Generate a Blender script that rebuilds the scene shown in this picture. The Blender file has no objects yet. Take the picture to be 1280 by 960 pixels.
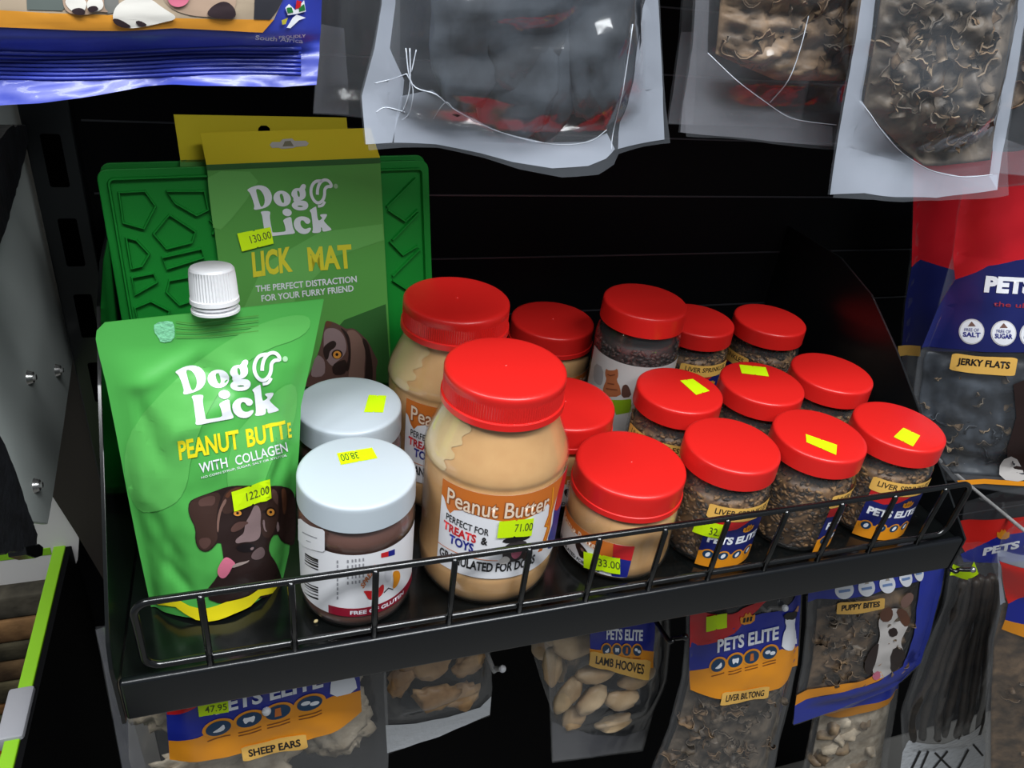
import bpy, bmesh, math, random
from mathutils import Vector, Matrix, noise
from mathutils.geometry import tessellate_polygon

# ------------------------------------------------------------------ camera
W_, H_, FPX = 1280.0, 960.0, 965.0
CAM = Vector((0.0, -0.39093, 0.46308))
RC = (Vector((0.948799, -0.297751, 0.105473)),      # image right
      Vector((-0.070266, -0.524478, -0.848520)),    # image down
      Vector((0.307966, 0.797664, -0.518546)))      # forward
scene = bpy.context.scene
COL = scene.collection
cd = bpy.data.cameras.new('camera')
cd.sensor_width = 36.0
cd.lens = FPX / W_ * 36.0
cd.clip_start = 0.01
cam = bpy.data.objects.new('camera', cd)
cam.matrix_world = Matrix(((RC[0].x, -RC[1].x, -RC[2].x, CAM.x),
                           (RC[0].y, -RC[1].y, -RC[2].y, CAM.y),
                           (RC[0].z, -RC[1].z, -RC[2].z, CAM.z), (0, 0, 0, 1)))
COL.objects.link(cam)
scene.camera = cam

# ------------------------------------------------------------------ world, lights, exposure
world = bpy.data.worlds.new('world')
world.use_nodes = True
world.node_tree.nodes['Background'].inputs[0].default_value = (0.80, 0.90, 1.0, 1)
world.node_tree.nodes['Background'].inputs[1].default_value = 0.16
scene.world = world


def area(name, loc, target, sx, sy, power, col):
    l = bpy.data.lights.new(name, 'AREA')
    l.shape = 'RECTANGLE'
    l.size, l.size_y, l.energy, l.color = sx, sy, power, col
    o = bpy.data.objects.new(name, l)
    o.location = loc
    o.rotation_euler = (Vector(target) - Vector(loc)).to_track_quat('-Z', 'Y').to_euler()
    COL.objects.link(o)
    return o


# two fluorescent ceiling fittings over the aisle
area('area_lamp', (0.25, -0.74, 1.80), (0.25, 0.05, 0.0), 1.5, 0.25, 41.0, (0.95, 0.98, 1.0))
area('area_lamp', (0.75, -1.28, 1.85), (0.15, 0.0, 0.1), 1.3, 0.30, 17.0, (0.95, 0.98, 1.0))
area('area_lamp', (-1.25, -0.30, 1.80), (-0.4, 0.4, -0.3), 1.2, 0.25, 34.0, (0.95, 0.98, 1.0))  # extra lamp added at the left to brighten the side bay and bin
scene.view_settings.view_transform = 'Standard'
scene.view_settings.look = 'None'
scene.view_settings.gamma = 1.0
scene.view_settings.use_curve_mapping = False
scene.view_settings.exposure = 0.0
try:
    scene.cycles.transparent_max_bounces = 24
    scene.cycles.max_bounces = 10
except Exception:
    pass

# ------------------------------------------------------------------ colour and materials


def lin(c):
    c = c / 255.0
    return c / 12.92 if c <= 0.04045 else ((c + 0.055) / 1.055) ** 2.4


def rgb(c):
    return (lin(c[0]), lin(c[1]), lin(c[2]), 1.0)


MATS = {}


def mat(name, c, rough=0.5, metal=0.0, coat=0.0, spec=0.5, noise_amt=0.0, nscale=40.0, c2=None, bump=0.0, bscale=200.0):
    if name in MATS:
        return MATS[name]
    m = bpy.data.materials.new(name)
    m.use_nodes = True
    nt = m.node_tree
    p = nt.nodes['Principled BSDF']
    p.inputs['Base Color'].default_value = rgb(c)
    p.inputs['Roughness'].default_value = rough
    p.inputs['Metallic'].default_value = metal
    p.inputs['Specular IOR Level'].default_value = spec
    p.inputs['Coat Weight'].default_value = coat
    p.inputs['Coat Roughness'].default_value = 0.06
    if noise_amt > 0:
        tc = nt.nodes.new('ShaderNodeTexCoord')
        n = nt.nodes.new('ShaderNodeTexNoise')
        n.inputs['Scale'].default_value = nscale
        n.inputs['Detail'].default_value = 4
        r = nt.nodes.new('ShaderNodeMix')
        r.data_type = 'RGBA'
        r.inputs[6].default_value = rgb(c)
        r.inputs[7].default_value = rgb(c2 or tuple(x * 0.6 for x in c))
        mp = nt.nodes.new('ShaderNodeMapRange')
        mp.inputs[1].default_value = 0.5 - 0.5 / (1 + 4 * noise_amt)
        mp.inputs[2].default_value = 0.5 + 0.5 / (1 + 4 * noise_amt)
        nt.links.new(tc.outputs['Object'], n.inputs['Vector'])
        nt.links.new(n.outputs['Fac'], mp.inputs[0])
        nt.links.new(mp.outputs[0], r.inputs[0])
        nt.links.new(r.outputs[2], p.inputs['Base Color'])
    if bump > 0:
        tc = nt.nodes.new('ShaderNodeTexCoord')
        n = nt.nodes.new('ShaderNodeTexNoise')
        n.inputs['Scale'].default_value = bscale
        n.inputs['Detail'].default_value = 3
        b = nt.nodes.new('ShaderNodeBump')
        b.inputs['Strength'].default_value = bump
        b.inputs['Distance'].default_value = 0.002
        nt.links.new(tc.outputs['Object'], n.inputs['Vector'])
        nt.links.new(n.outputs['Fac'], b.inputs['Height'])
        nt.links.new(b.outputs[0], p.inputs['Normal'])
    MATS[name] = m
    return m


def film(name, c, alpha, rough=0.12, edge=0.5, bump=0.0, bscale=60.0):
    """thin clear plastic: mostly see-through, a little milky, shiny"""
    if name in MATS:
        return MATS[name]
    m = bpy.data.materials.new(name)
    m.use_nodes = True
    nt = m.node_tree
    p = nt.nodes['Principled BSDF']
    out = nt.nodes['Material Output']
    p.inputs['Base Color'].default_value = rgb(c)
    p.inputs['Roughness'].default_value = rough
    p.inputs['Specular IOR Level'].default_value = 0.9
    t = nt.nodes.new('ShaderNodeBsdfTransparent')
    mx = nt.nodes.new('ShaderNodeMixShader')
    gl = nt.nodes.new('ShaderNodeBsdfGlossy')
    gl.inputs['Roughness'].default_value = rough
    fr = nt.nodes.new('ShaderNodeLayerWeight')
    fr.inputs[0].default_value = 0.5
    pw = nt.nodes.new('ShaderNodeMath')
    pw.operation = 'POWER'
    pw.inputs[1].default_value = 4.0
    ad = nt.nodes.new('ShaderNodeMath')
    ad.operation = 'MULTIPLY_ADD'
    ad.inputs[1].default_value = 0.6
    ad.inputs[2].default_value = 0.05
    mx2 = nt.nodes.new('ShaderNodeMixShader')
    mx.inputs[0].default_value = alpha
    nt.links.new(t.outputs[0], mx.inputs[1])
    nt.links.new(p.outputs[0], mx.inputs[2])
    sc = nt.nodes.new('ShaderNodeMath')
    sc.operation = 'MULTIPLY'
    sc.inputs[1].default_value = edge
    nt.links.new(fr.outputs['Facing'], pw.inputs[0])
    nt.links.new(pw.outputs[0], ad.inputs[0])
    nt.links.new(ad.outputs[0], sc.inputs[0])
    nt.links.new(sc.outputs[0], mx2.inputs[0])
    nt.links.new(mx.outputs[0], mx2.inputs[1])
    nt.links.new(gl.outputs[0], mx2.inputs[2])
    nt.links.new(mx2.outputs[0], out.inputs['Surface'])
    if bump > 0:
        tc0 = nt.nodes.new('ShaderNodeTexCoord')
        tc = nt.nodes.new('ShaderNodeMapping')
        tc.inputs['Scale'].default_value = (1.0, 1.0, 0.32)
        nt.links.new(tc0.outputs['Object'], tc.inputs['Vector'])
        n = nt.nodes.new('ShaderNodeTexNoise')
        n.inputs['Scale'].default_value = bscale
        n.inputs['Detail'].default_value = 2
        b = nt.nodes.new('ShaderNodeBump')
        b.inputs['Strength'].default_value = bump
        b.inputs['Distance'].default_value = 0.004
        nt.links.new(tc.outputs['Vector'], n.inputs['Vector'])
        nt.links.new(n.outputs['Fac'], b.inputs['Height'])
        for q in (p.inputs['Normal'], gl.inputs['Normal'], fr.inputs['Normal']):
            nt.links.new(b.outputs[0], q)
    MATS[name] = m
    return m


RED = mat('red_lid_plastic', (214, 33, 29), 0.34, spec=0.5)
WHITELID = mat('white_lid_plastic', (188, 198, 206), 0.36)
PB = mat('peanut_butter', (208, 162, 104), 0.35, coat=0.5, noise_amt=0.2, nscale=60, c2=(194, 144, 88))
PBSMEAR = mat('pale_oil_smear', (206, 176, 128), 0.3, coat=0.5)
CHOC = mat('brown_spread', (92, 52, 38), 0.3, coat=0.8)
PET = film('clear_jar_plastic', (230, 235, 235), 0.03, 0.05, 1.1)
PETBIG = film('clear_jar_plastic_large', (235, 230, 215), 0.06, 0.08, 0.7)
BLACK = mat('black_steel', (15, 17, 19), 0.28, spec=0.6)
BLACKGLOSS = mat('black_gloss_steel', (12, 14, 14), 0.16, spec=0.6)
BLACKWIRE = mat('black_coated_wire', (13, 14, 15), 0.2, spec=0.8)
PANEL = mat('matt_black_panel', (7, 7, 9), 0.7, spec=0.08)
DARK = mat('dark_slot', (3, 3, 3), 0.9, spec=0.0)
GMAT = mat('green_silicone', (12, 128, 40), 0.55, spec=0.3)
GPOUCH = mat('green_pouch_foil', (80, 172, 78), 0.36, spec=0.45)
GPOUCH2 = mat('green_pouch_light_swirl', (94, 182, 88), 0.36, spec=0.45)
GCARD = mat('green_card', (84, 150, 66), 0.55, spec=0.3)
GCARD2 = mat('green_card_light_swirl', (98, 164, 80), 0.55, spec=0.3)
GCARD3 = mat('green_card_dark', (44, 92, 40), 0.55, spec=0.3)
YCARD = mat('yellow_card', (206, 186, 20), 0.55, spec=0.3)
YPRINT = mat('yellow_print', (242, 226, 28), 0.45)
WPRINT = mat('white_print', (238, 240, 246), 0.45)
PALEPRINT = mat('pale_green_print', (170, 220, 170), 0.45)
STICK = mat('fluorescent_price_label', (208, 246, 12), 0.5, spec=0.3)
INK = mat('price_ink', (70, 84, 30), 0.6)
BLACKPRINT = mat('black_print', (24, 22, 24), 0.5)
REDPRINT = mat('red_print', (200, 30, 36), 0.4)
BLUEPRINT = mat('blue_print', (28, 36, 132), 0.4)
NAVY = mat('navy_print', (26, 34, 104), 0.4)
ORANGE = mat('orange_print', (236, 150, 30), 0.4)
TAN = mat('tan_sticker', (238, 186, 92), 0.45)
CARAMEL = mat('caramel_print', (206, 112, 40), 0.4)
PAPER = mat('white_paper_label', (232, 232, 236), 0.4)
MAROON = mat('maroon_print', (140, 20, 44), 0.4)
TEAL = mat('dark_teal_print', (16, 60, 96), 0.4)
PINK = mat('pink_print', (206, 110, 134), 0.4)
D1 = mat('dog_brown', (60, 40, 34), 0.4)
D2 = mat('dog_dark_brown', (40, 26, 24), 0.4)
D3 = mat('dog_light_brown', (122, 92, 82), 0.4)
D4 = mat('dog_grey_brown', (134, 112, 112), 0.4)
D5 = mat('dog_mid_brown', (86, 60, 54), 0.4)
D6 = mat('dog_rust_brown', (96, 58, 40), 0.4)
EYE = mat('amber_eye', (206, 138, 58), 0.3)
NOSE = mat('dog_nose', (26, 20, 22), 0.3)
STEEL = mat('bright_steel', (200, 200, 198), 0.25, metal=0.9)
WHITECAP = mat('white_plastic', (238, 238, 240), 0.35)
LIME = mat('lime_edge', (132, 190, 26), 0.5)
GREYPANEL = mat('pale_grey_steel', (206, 214, 210), 0.42, spec=0.4)
BEIGE = mat('beige_wall', (186, 178, 166), 0.8)
BLUEBAG = mat('royal_blue_film', (48, 64, 172), 0.42, coat=0.15, spec=0.9)
DRY1 = mat('dried_meat_dark', (74, 60, 46), 0.6, noise_amt=0.5, nscale=50, c2=(136, 110, 82), bump=0.5, bscale=120)
DRY2 = mat('dried_meat_grey', (122, 108, 92), 0.55, noise_amt=0.6, nscale=45, c2=(62, 54, 46), bump=0.5, bscale=120)
DRY3 = mat('dried_meat_tan', (158, 136, 108), 0.55, noise_amt=0.5, nscale=50, c2=(100, 82, 62), bump=0.4, bscale=120)
SLATE = mat('dried_slate_meat', (70, 76, 84), 0.4, noise_amt=0.7, nscale=30, c2=(26, 29, 34), bump=0.4, bscale=60)
HOOF = mat('hoof_horn', (232, 204, 164), 0.4, noise_amt=0.4, nscale=30, c2=(198, 160, 116))
EAR = mat('dried_ear', (206, 192, 170), 0.8, noise_amt=0.5, nscale=40, c2=(150, 134, 112), bump=0.5, bscale=150)
PIGEAR = mat('golden_ear', (222, 180, 130), 0.45, noise_amt=0.5, nscale=30, c2=(160, 118, 76), bump=0.3, bscale=80)
LIVER = mat('liver_bits', (72, 50, 32), 0.5, noise_amt=0.8, nscale=160, c2=(122, 90, 56))
FOIL = mat('silver_foil', (222, 226, 232), 0.2, metal=0.25, coat=0.8, bump=1.0, bscale=110)
BAGFILM = film('clear_bag_film', (224, 232, 244), 0.06, 0.12, 1.5, bump=0.7, bscale=34)
BAGFILM2 = film('clear_bag_film_dull', (204, 208, 216), 0.045, 0.12, 1.0, bump=0.6, bscale=36)
MILKY = film('milky_bag_seal', (214, 222, 238), 0.40, 0.18, 0.9, bump=0.3, bscale=40)
MILKY2 = film('dull_bag_seal', (186, 186, 196), 0.16, 0.2, 0.5, bump=0.3, bscale=40)
SEAM = mat('white_heat_seam', (196, 202, 212), 0.3)
SEAM_LIT = mat('lit_seam_edge', (46, 46, 50), 0.4)  # lighter grey paints the light caught on the panel's seam edges

# ------------------------------------------------------------------ geometry helpers


def ray(u, v):
    return (RC[0] * ((u - 640.0) / FPX) + RC[1] * ((v - 480.0) / FPX) + RC[2])


class Plane:
    """flat sheet standing at p0; yaw turns it about z, lean tips its top back"""

    def __init__(s, p0, yaw=0.0, lean=0.0, U=None, V=None):
        y, l = math.radians(yaw), math.radians(lean)
        s.p0 = Vector(p0)
        s.U = Vector(U) if U else Vector((math.cos(y), math.sin(y), 0))
        back = Vector((-math.sin(y), math.cos(y), 0))
        s.V = Vector(V) if V else (Vector((0, 0, 1)) * math.cos(l) + back * math.sin(l))
        s.N = s.U.cross(s.V)
        s.curved = False

    def px(s, u, v, d=0.0):
        r = ray(u, v)
        o = s.p0 + s.N * d
        t = (o - CAM).dot(s.N) / r.dot(s.N)
        q = CAM + r * t - o
        return (q.dot(s.U), q.dot(s.V))

    def pt(s, a, b, d=0.0):
        return s.p0 + s.U * a + s.V * b + s.N * d

    def xyz(s, u, v, d=0.0):
        return s.pt(*s.px(u, v, d), d)


class Cyl:
    """upright cylinder; a = arc length from the side facing -y, b = height"""

    def __init__(s, x, y, r):
        s.x, s.y, s.r = x, y, r
        s.curved = True

    def px(s, u, v):
        d = ray(u, v)
        ox, oy = CAM.x - s.x, CAM.y - s.y
        A = d.x * d.x + d.y * d.y
        B = ox * d.x + oy * d.y
        Cc = ox * ox + oy * oy - s.r * s.r
        disc = max(B * B - A * Cc, 0.0)
        t = (-B - math.sqrt(disc)) / A
        qx, qy = ox + t * d.x, oy + t * d.y
        return (math.atan2(qx, -qy) * s.r, CAM.z + t * d.z)

    def pt(s, a, b, d=0.0):
        th = a / s.r
        return Vector((s.x + (s.r + d) * math.sin(th), s.y - (s.r + d) * math.cos(th), b))


def lerp_list(L, t):
    n = len(L) - 1
    x = min(max(t, 0.0), 1.0) * n
    i = min(int(x), n - 1)
    f = x - i
    return (L[i][0] * (1 - f) + L[i + 1][0] * f, L[i][1] * (1 - f) + L[i + 1][1] * f)


def by_height(pts, n=44):
    out = []
    b0, b1 = pts[0][1], pts[-1][1]
    for k in range(n + 1):
        b = b0 + (b1 - b0) * k / n
        for (p, q) in zip(pts, pts[1:]):
            if (p[1] <= b <= q[1] + 1e-9) and q[1] > p[1]:
                f = (b - p[1]) / (q[1] - p[1])
                out.append((p[0] + (q[0] - p[0]) * f, b))
                break
        else:
            out.append(pts[-1])
    return out


class Sheet:
    """pillow-like pouch: side outlines L and R (bottom to top), bottom outline B, bulge dep(s,t)"""

    def __init__(s, plane, L, R, dep, B=None, depb=None, px=True):
        conv = (lambda p: plane.px(*p)) if px else (lambda p: p)
        s.pl = plane
        s.L = [conv(p) for p in L]
        s.R = [conv(p) for p in R]
        s.B = [conv(p) for p in B] if B else None
        s.dep = dep
        s.depb = depb or dep
        s.curved = True

    def F(s, x, t):
        l, r = lerp_list(s.L, t), lerp_list(s.R, t)
        a, b = l[0] * (1 - x) + r[0] * x, l[1] * (1 - x) + r[1] * x
        if s.B:
            q = lerp_list(s.B, x)
            l0, r0 = s.L[0], s.R[0]
            w = (1 - min(max(t, 0), 1)) ** 3
            a += w * (q[0] - (l0[0] * (1 - x) + r0[0] * x))
            b += w * (q[1] - (l0[1] * (1 - x) + r0[1] * x))
        return a, b

    def inv(s, a, b):
        x, t = 0.5, 0.5
        e = 1e-3
        for _ in range(9):
            f = s.F(x, t)
            fx, ft = s.F(x + e, t), s.F(x, t + e if t < 0.998 else t - e)
            st = e if t < 0.998 else -e
            j11, j21 = (fx[0] - f[0]) / e, (fx[1] - f[1]) / e
            j12, j22 = (ft[0] - f[0]) / st, (ft[1] - f[1]) / st
            det = j11 * j22 - j12 * j21
            if abs(det) < 1e-12:
                break
            ra, rb = a - f[0], b - f[1]
            x += (j22 * ra - j12 * rb) / det
            t += (-j21 * ra + j11 * rb) / det
            x = min(max(x, 0.0), 1.0)
            t = min(max(t, 0.0), 0.9985)
        return x, t

    def px(s, u, v):
        d = 0.0
        for _ in range(5):
            ab = s.pl.px(u, v, d)
            x, t = s.inv(*ab)
            d = s.dep(x, t)
        return ab

    def pt(s, a, b, d=0.0):
        x, t = s.inv(a, b)
        return s.pl.pt(a, b, s.dep(x, t) + d)

    def at(s, x, t, d=0.0, k=1.0):
        a, b = s.F(x, t)
        return s.pl.pt(a, b, s.dep(x, t) * k + d)

    def mesh(s, ns=24, nt=28):
        bm = bmesh.new()
        for side in (1, -1):
            g = []
            for j in range(nt + 1):
                row = []
                for i in range(ns + 1):
                    x, t = i / ns, j / nt
                    a, b = s.F(x, t)
                    dd = s.dep(x, t) if side > 0 else -s.depb(x, t)
                    row.append(bm.verts.new(s.pl.pt(a, b, dd)))
                g.append(row)
            for j in range(nt):
                for i in range(ns):
                    q = (g[j][i], g[j][i + 1], g[j + 1][i + 1], g[j + 1][i])
                    bm.faces.new(q if side > 0 else q[::-1])
        bmesh.ops.remove_doubles(bm, verts=bm.verts, dist=1e-5)
        return bm


def put(name, bm, mats, parent=None, smooth=True, origin=None, angle=None):
    """link a bmesh built in world space as one object, its origin moved to `origin` (or its parent's)"""
    me = bpy.data.meshes.new(name)
    if origin is None:
        origin = parent['_w'] if parent is not None and '_w' in parent else (0, 0, 0)
    ow = Vector(origin)
    if parent is None and ow.length == 0 and len(bm.verts):
        zs = min(v.co.z for v in bm.verts)
        c = sum((v.co for v in bm.verts), Vector()) / len(bm.verts)
        ow = Vector((c.x, c.y, zs))
    bmesh.ops.translate(bm, verts=bm.verts, vec=-ow)
    bm.normal_update()
    bm.to_mesh(me)
    bm.free()
    for m in (mats if isinstance(mats, (list, tuple)) else [mats]):
        me.materials.append(m)
    if smooth:
        for p in me.polygons:
            p.use_smooth = True
        if angle is not None:
            try:
                me.set_sharp_from_angle(angle=math.radians(angle))
            except Exception:
                pass
    o = bpy.data.objects.new(name, me)
    COL.objects.link(o)
    o['_w'] = tuple(ow)
    if parent is not None:
        pw = Vector(parent['_w'])
        o.parent = parent
        o.location = ow - pw
    else:
        o.location = ow
    return o


def thing(name, loc, label, cat, group=None):
    o = bpy.data.objects.new(name, None)
    o.empty_display_size = 0.02
    o.location = loc
    COL.objects.link(o)
    o['_w'] = tuple(loc)
    return tag(o, label, cat, group)


def tag(o, label, cat, group=None):
    o['label'] = label
    o['category'] = cat
    if group:
        o['group'] = group
    return o


def struct(o, label=None):
    o['kind'] = 'structure'
    if label:
        o['label'] = label
    return o


def lathe(profile, seg=64, rib=None, c=(0, 0, 0)):
    bm = bmesh.new()
    rings = []
    for (r, z) in profile:
        if r < 1e-6:
            rings.append([bm.verts.new((c[0], c[1], c[2] + z))])
            continue
        ring = []
        for i in range(seg):
            th = 2 * math.pi * i / seg
            rr = r
            if rib and rib[0] <= z <= rib[1]:
                rr = r - (rib[2] if i % 2 else 0)
            ring.append(bm.verts.new((c[0] + rr * math.cos(th), c[1] + rr * math.sin(th), c[2] + z)))
        rings.append(ring)
    for A, B in zip(rings, rings[1:]):
        if len(A) == 1 and len(B) == 1:
            continue
        for i in range(seg):
            j = (i + 1) % seg
            if len(A) == 1:
                bm.faces.new((A[0], B[j], B[i]))
            elif len(B) == 1:
                bm.faces.new((A[i], A[j], B[0]))
            else:
                bm.faces.new((A[i], A[j], B[j], B[i]))
    bmesh.ops.recalc_face_normals(bm, faces=bm.faces)
    return bm


def tube(bm, pts, r, seg=10, closed=False):
    pts = [Vector(p) for p in pts]
    n = len(pts)
    rings = []
    up = None
    for i, p in enumerate(pts):
        if closed:
            d = pts[(i + 1) % n] - pts[i - 1]
        else:
            d = pts[min(i + 1, n - 1)] - pts[max(i - 1, 0)]
        d.normalize()
        if up is None:
            up = Vector((0, 0, 1)) if abs(d.z) < 0.9 else Vector((0, 1, 0))
        x = d.cross(up)
        if x.length < 1e-5:
            x = d.orthogonal()
        x.normalize()
        up = x.cross(d).normalized()
        rr = r[i] if isinstance(r, (list, tuple)) else r
        rings.append([bm.verts.new(p + (x * math.cos(2 * math.pi * k / seg) + up * math.sin(2 * math.pi * k / seg)) * rr) for k in range(seg)])
    m = n if closed else n - 1
    for i in range(m):
        A, B = rings[i], rings[(i + 1) % n]
        for k in range(seg):
            bm.faces.new((A[k], A[(k + 1) % seg], B[(k + 1) % seg], B[k]))
    if not closed:
        bm.faces.new(rings[0][::-1])
        bm.faces.new(rings[-1])
    return bm


def box(bm, x0, x1, y0, y1, z0, z1, bev=0.0, seg=2):
    r = bmesh.ops.create_cube(bm, size=1.0)
    vs = r['verts']
    for v in vs:
        v.co = Vector((x0 + (v.co.x + 0.5) * (x1 - x0), y0 + (v.co.y + 0.5) * (y1 - y0), z0 + (v.co.z + 0.5) * (z1 - z0)))
    if bev > 0:
        es = list({e for v in vs for e in v.link_edges})
        bmesh.ops.bevel(bm, geom=es, offset=bev, segments=seg, affect='EDGES', profile=0.5)
    return bm


def prism(plane, pts, thick, front=0.0, bev=0.0, bm=None):
    """extruded outline: front face at `front`, running back by `thick`"""
    bm = bm or bmesh.new()
    A = [bm.verts.new(plane.pt(a, b, front)) for a, b in pts]
    B = [bm.verts.new(plane.pt(a, b, front - thick)) for a, b in pts]
    n = len(pts)
    fs = [bm.faces.new(A), bm.faces.new(B[::-1])]
    for i in range(n):
        j = (i + 1) % n
        fs.append(bm.faces.new((A[j], A[i], B[i], B[j])))
    bmesh.ops.recalc_face_normals(bm, faces=fs)
    if bev > 0:
        es = [e for e in fs[0].edges]
        bmesh.ops.bevel(bm, geom=es, offset=bev, segments=2, affect='EDGES', profile=0.5)
    return bm


def rrect(a0, a1, b0, b1, r, n=6):
    out = []
    for (cx, cy, s) in ((a1 - r, b1 - r, 0), (a0 + r, b1 - r, 90), (a0 + r, b0 + r, 180), (a1 - r, b0 + r, 270)):
        for k in range(n + 1):
            t = math.radians(s + 90 * k / n)
            out.append((cx + r * math.cos(t), cy + r * math.sin(t)))
    return out


def ell(cx, cy, rx, ry, n=28, rot=0.0):
    c, s = math.cos(math.radians(rot)), math.sin(math.radians(rot))
    out = []
    for k in range(n):
        t = 2 * math.pi * k / n
        x, y = rx * math.cos(t), ry * math.sin(t)
        out.append((cx + x * c - y * s, cy + x * s + y * c))
    return out


def smooth_poly(pts, it=2):
    """round a traced outline (corner cutting)"""
    for _ in range(it):
        out = []
        n = len(pts)
        for i in range(n):
            p, q = pts[i], pts[(i + 1) % n]
            out.append((p[0] * .75 + q[0] * .25, p[1] * .75 + q[1] * .25))
            out.append((p[0] * .25 + q[0] * .75, p[1] * .25 + q[1] * .75))
        pts = out
    return pts


def stroke(pts, w):
    """outline of a thick line"""
    L, R = [], []
    n = len(pts)
    for i, p in enumerate(pts):
        a, b = pts[max(i - 1, 0)], pts[min(i + 1, n - 1)]
        dx, dy = b[0] - a[0], b[1] - a[1]
        l = math.hypot(dx, dy) or 1
        nx, ny = -dy / l * w / 2, dx / l * w / 2
        L.append((p[0] + nx, p[1] + ny))
        R.append((p[0] - nx, p[1] - ny))
    return L, R


_TXT = {}


def text_mesh(s, bold):
    key = (s, bold)
    if key not in _TXT:
        cu = bpy.data.curves.new('lettering', 'FONT')
        cu.body = s
        cu.resolution_u = 3
        cu.offset = bold
        ob = bpy.data.objects.new('lettering', cu)
        me = ob.to_mesh()
        vs = [(v.co.x, v.co.y) for v in me.vertices]
        fs = [tuple(p.vertices) for p in me.polygons]
        ob.to_mesh_clear()
        bpy.data.objects.remove(ob)
        bpy.data.curves.remove(cu)
        x0, x1 = min(v[0] for v in vs), max(v[0] for v in vs)
        y0, y1 = min(v[1] for v in vs), max(v[1] for v in vs)
        _TXT[key] = ([((x - x0) / (x1 - x0), (y - y0) / (y1 - y0)) for x, y in vs], fs)
    return _TXT[key]


class Art:
    """printed artwork laid on a surface; coordinates pass through self.m into the surface's (a, b)"""

    def __init__(s, surf, base=0.0003, step=0.004, gap=0.00012):
        s.surf, s.base, s.step, s.gap = surf, base, step, (0.0003 if isinstance(surf, Sheet) else gap)
        s.bm = bmesh.new()
        s.lay = s.bm.verts.layers.float.new('d')
        s.mats = []
        s.m = lambda x, y: (x, y)

    def px(s):
        s.m = lambda x, y: s.surf.px(x, y)
        return s

    def zoomed(s, ox, oy, k):
        s.m = lambda x, y: s.surf.px(ox + x / k, oy + y / k)
        return s

    def quad(s, bl, br, tr, tl):
        def f(x, y):
            u = (bl[0] * (1 - x) + br[0] * x) * (1 - y) + (tl[0] * (1 - x) + tr[0] * x) * y
            v = (bl[1] * (1 - x) + br[1] * x) * (1 - y) + (tl[1] * (1 - x) + tr[1] * x) * y
            return s.surf.px(u, v)
        s.m = f
        return s

    def mi(s, m):
        if m not in s.mats:
            s.mats.append(m)
        return s.mats.index(m)

    def tris(s, pts, fs, m, layer):
        idx = s.mi(m)
        d = s.base + layer * s.gap
        vs = []
        for p in pts:
            a, b = s.m(*p)
            v = s.bm.verts.new((a, b, 0))
            v[s.lay] = d
            vs.append(v)
        for f in fs:
            try:
                fc = s.bm.faces.new([vs[i] for i in f])
                fc.material_index = idx
            except ValueError:
                pass

    def poly(s, pts, m, layer=0, holes=(), smooth=0):
        loops = [pts] + list(holes)
        if smooth:
            loops = [smooth_poly(l, smooth) for l in loops]
        flat = [p for l in loops for p in l]
        t = tessellate_polygon([[Vector((p[0], p[1], 0)) for p in l] for l in loops])
        s.tris(flat, t, m, layer)

    def line(s, pts, w, m, layer=0):
        L, R = stroke(pts, w)
        n = len(L)
        s.tris(L + R, [(i, i + 1, n + i + 1, n + i) for i in range(n - 1)], m, layer)

    def text(s, string, bl, br, tl, m, layer=1, bold=0.0):
        vs, fs = text_mesh(string, bold)
        pts = [(bl[0] + x * (br[0] - bl[0]) + y * (tl[0] - bl[0]), bl[1] + x * (br[1] - bl[1]) + y * (tl[1] - bl[1])) for x, y in vs]
        s.tris(pts, fs, m, layer)

    def put(s, name, parent=None, **kw):
        bm = s.bm
        if s.surf.curved and len(bm.verts):
            for ax in (0, 1):
                if ax == 1 and isinstance(s.surf, Cyl):
                    continue
                lo, hi = min(v.co[ax] for v in bm.verts), max(v.co[ax] for v in bm.verts)
                k = math.floor(lo / s.step) + 1
                while k * s.step < hi:
                    co, no = [0, 0, 0], [0, 0, 0]
                    co[ax], no[ax] = k * s.step, 1
                    bmesh.ops.bisect_plane(bm, geom=bm.verts[:] + bm.edges[:] + bm.faces[:], plane_co=co, plane_no=no, dist=1e-7)
                    k += 1
        for v in bm.verts:
            v.co = s.surf.pt(v.co.x, v.co.y, v[s.lay])
        bm.normal_update()
        c = sum((f.calc_center_median() for f in bm.faces), Vector()) / max(len(bm.faces), 1)
        flip = [f for f in bm.faces if f.normal.dot(CAM - c) < 0]
        if flip:
            bmesh.ops.reverse_faces(bm, faces=flip)
        return put(name, bm, s.mats, parent, **kw)


def price(surf, name, parent, corners, text=None, tcorners=None, base=0.0012, notch=True):
    """fluorescent price label, corners in px: bl, br, tr, tl"""
    a = Art(surf, base=base)
    a.quad(*corners)
    pts = [(0, 0), (.46, 0), (.5, .06), (.54, 0), (1, 0), (1, 1), (.54, 1), (.5, .93), (.46, 1), (0, 1)] if notch else [(0, 0), (1, 0), (1, 1), (0, 1)]
    a.poly(pts, STICK, 0)
    if text:
        bl, br, tl = tcorners or ((.22, .25), (.95, .25), (.22, .78))
        a.text(text, bl, br, tl, INK, 1, 0.004)
    return a.put(name, parent, smooth=False)


def copy_tree(o, parent=None):
    c = o.copy()
    COL.objects.link(c)
    c.parent = parent
    for ch in list(o.children):
        copy_tree(ch, c)
    return c


def retire(root):
    for ch in list(root.children):
        retire(ch)
    bpy.data.objects.remove(root)


def fbm(p, k=1.0, seed=0.0):
    return noise.fractal(Vector(p) * k + Vector((seed, seed * 1.7, -seed)), 1.0, 2.0, 3)


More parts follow.
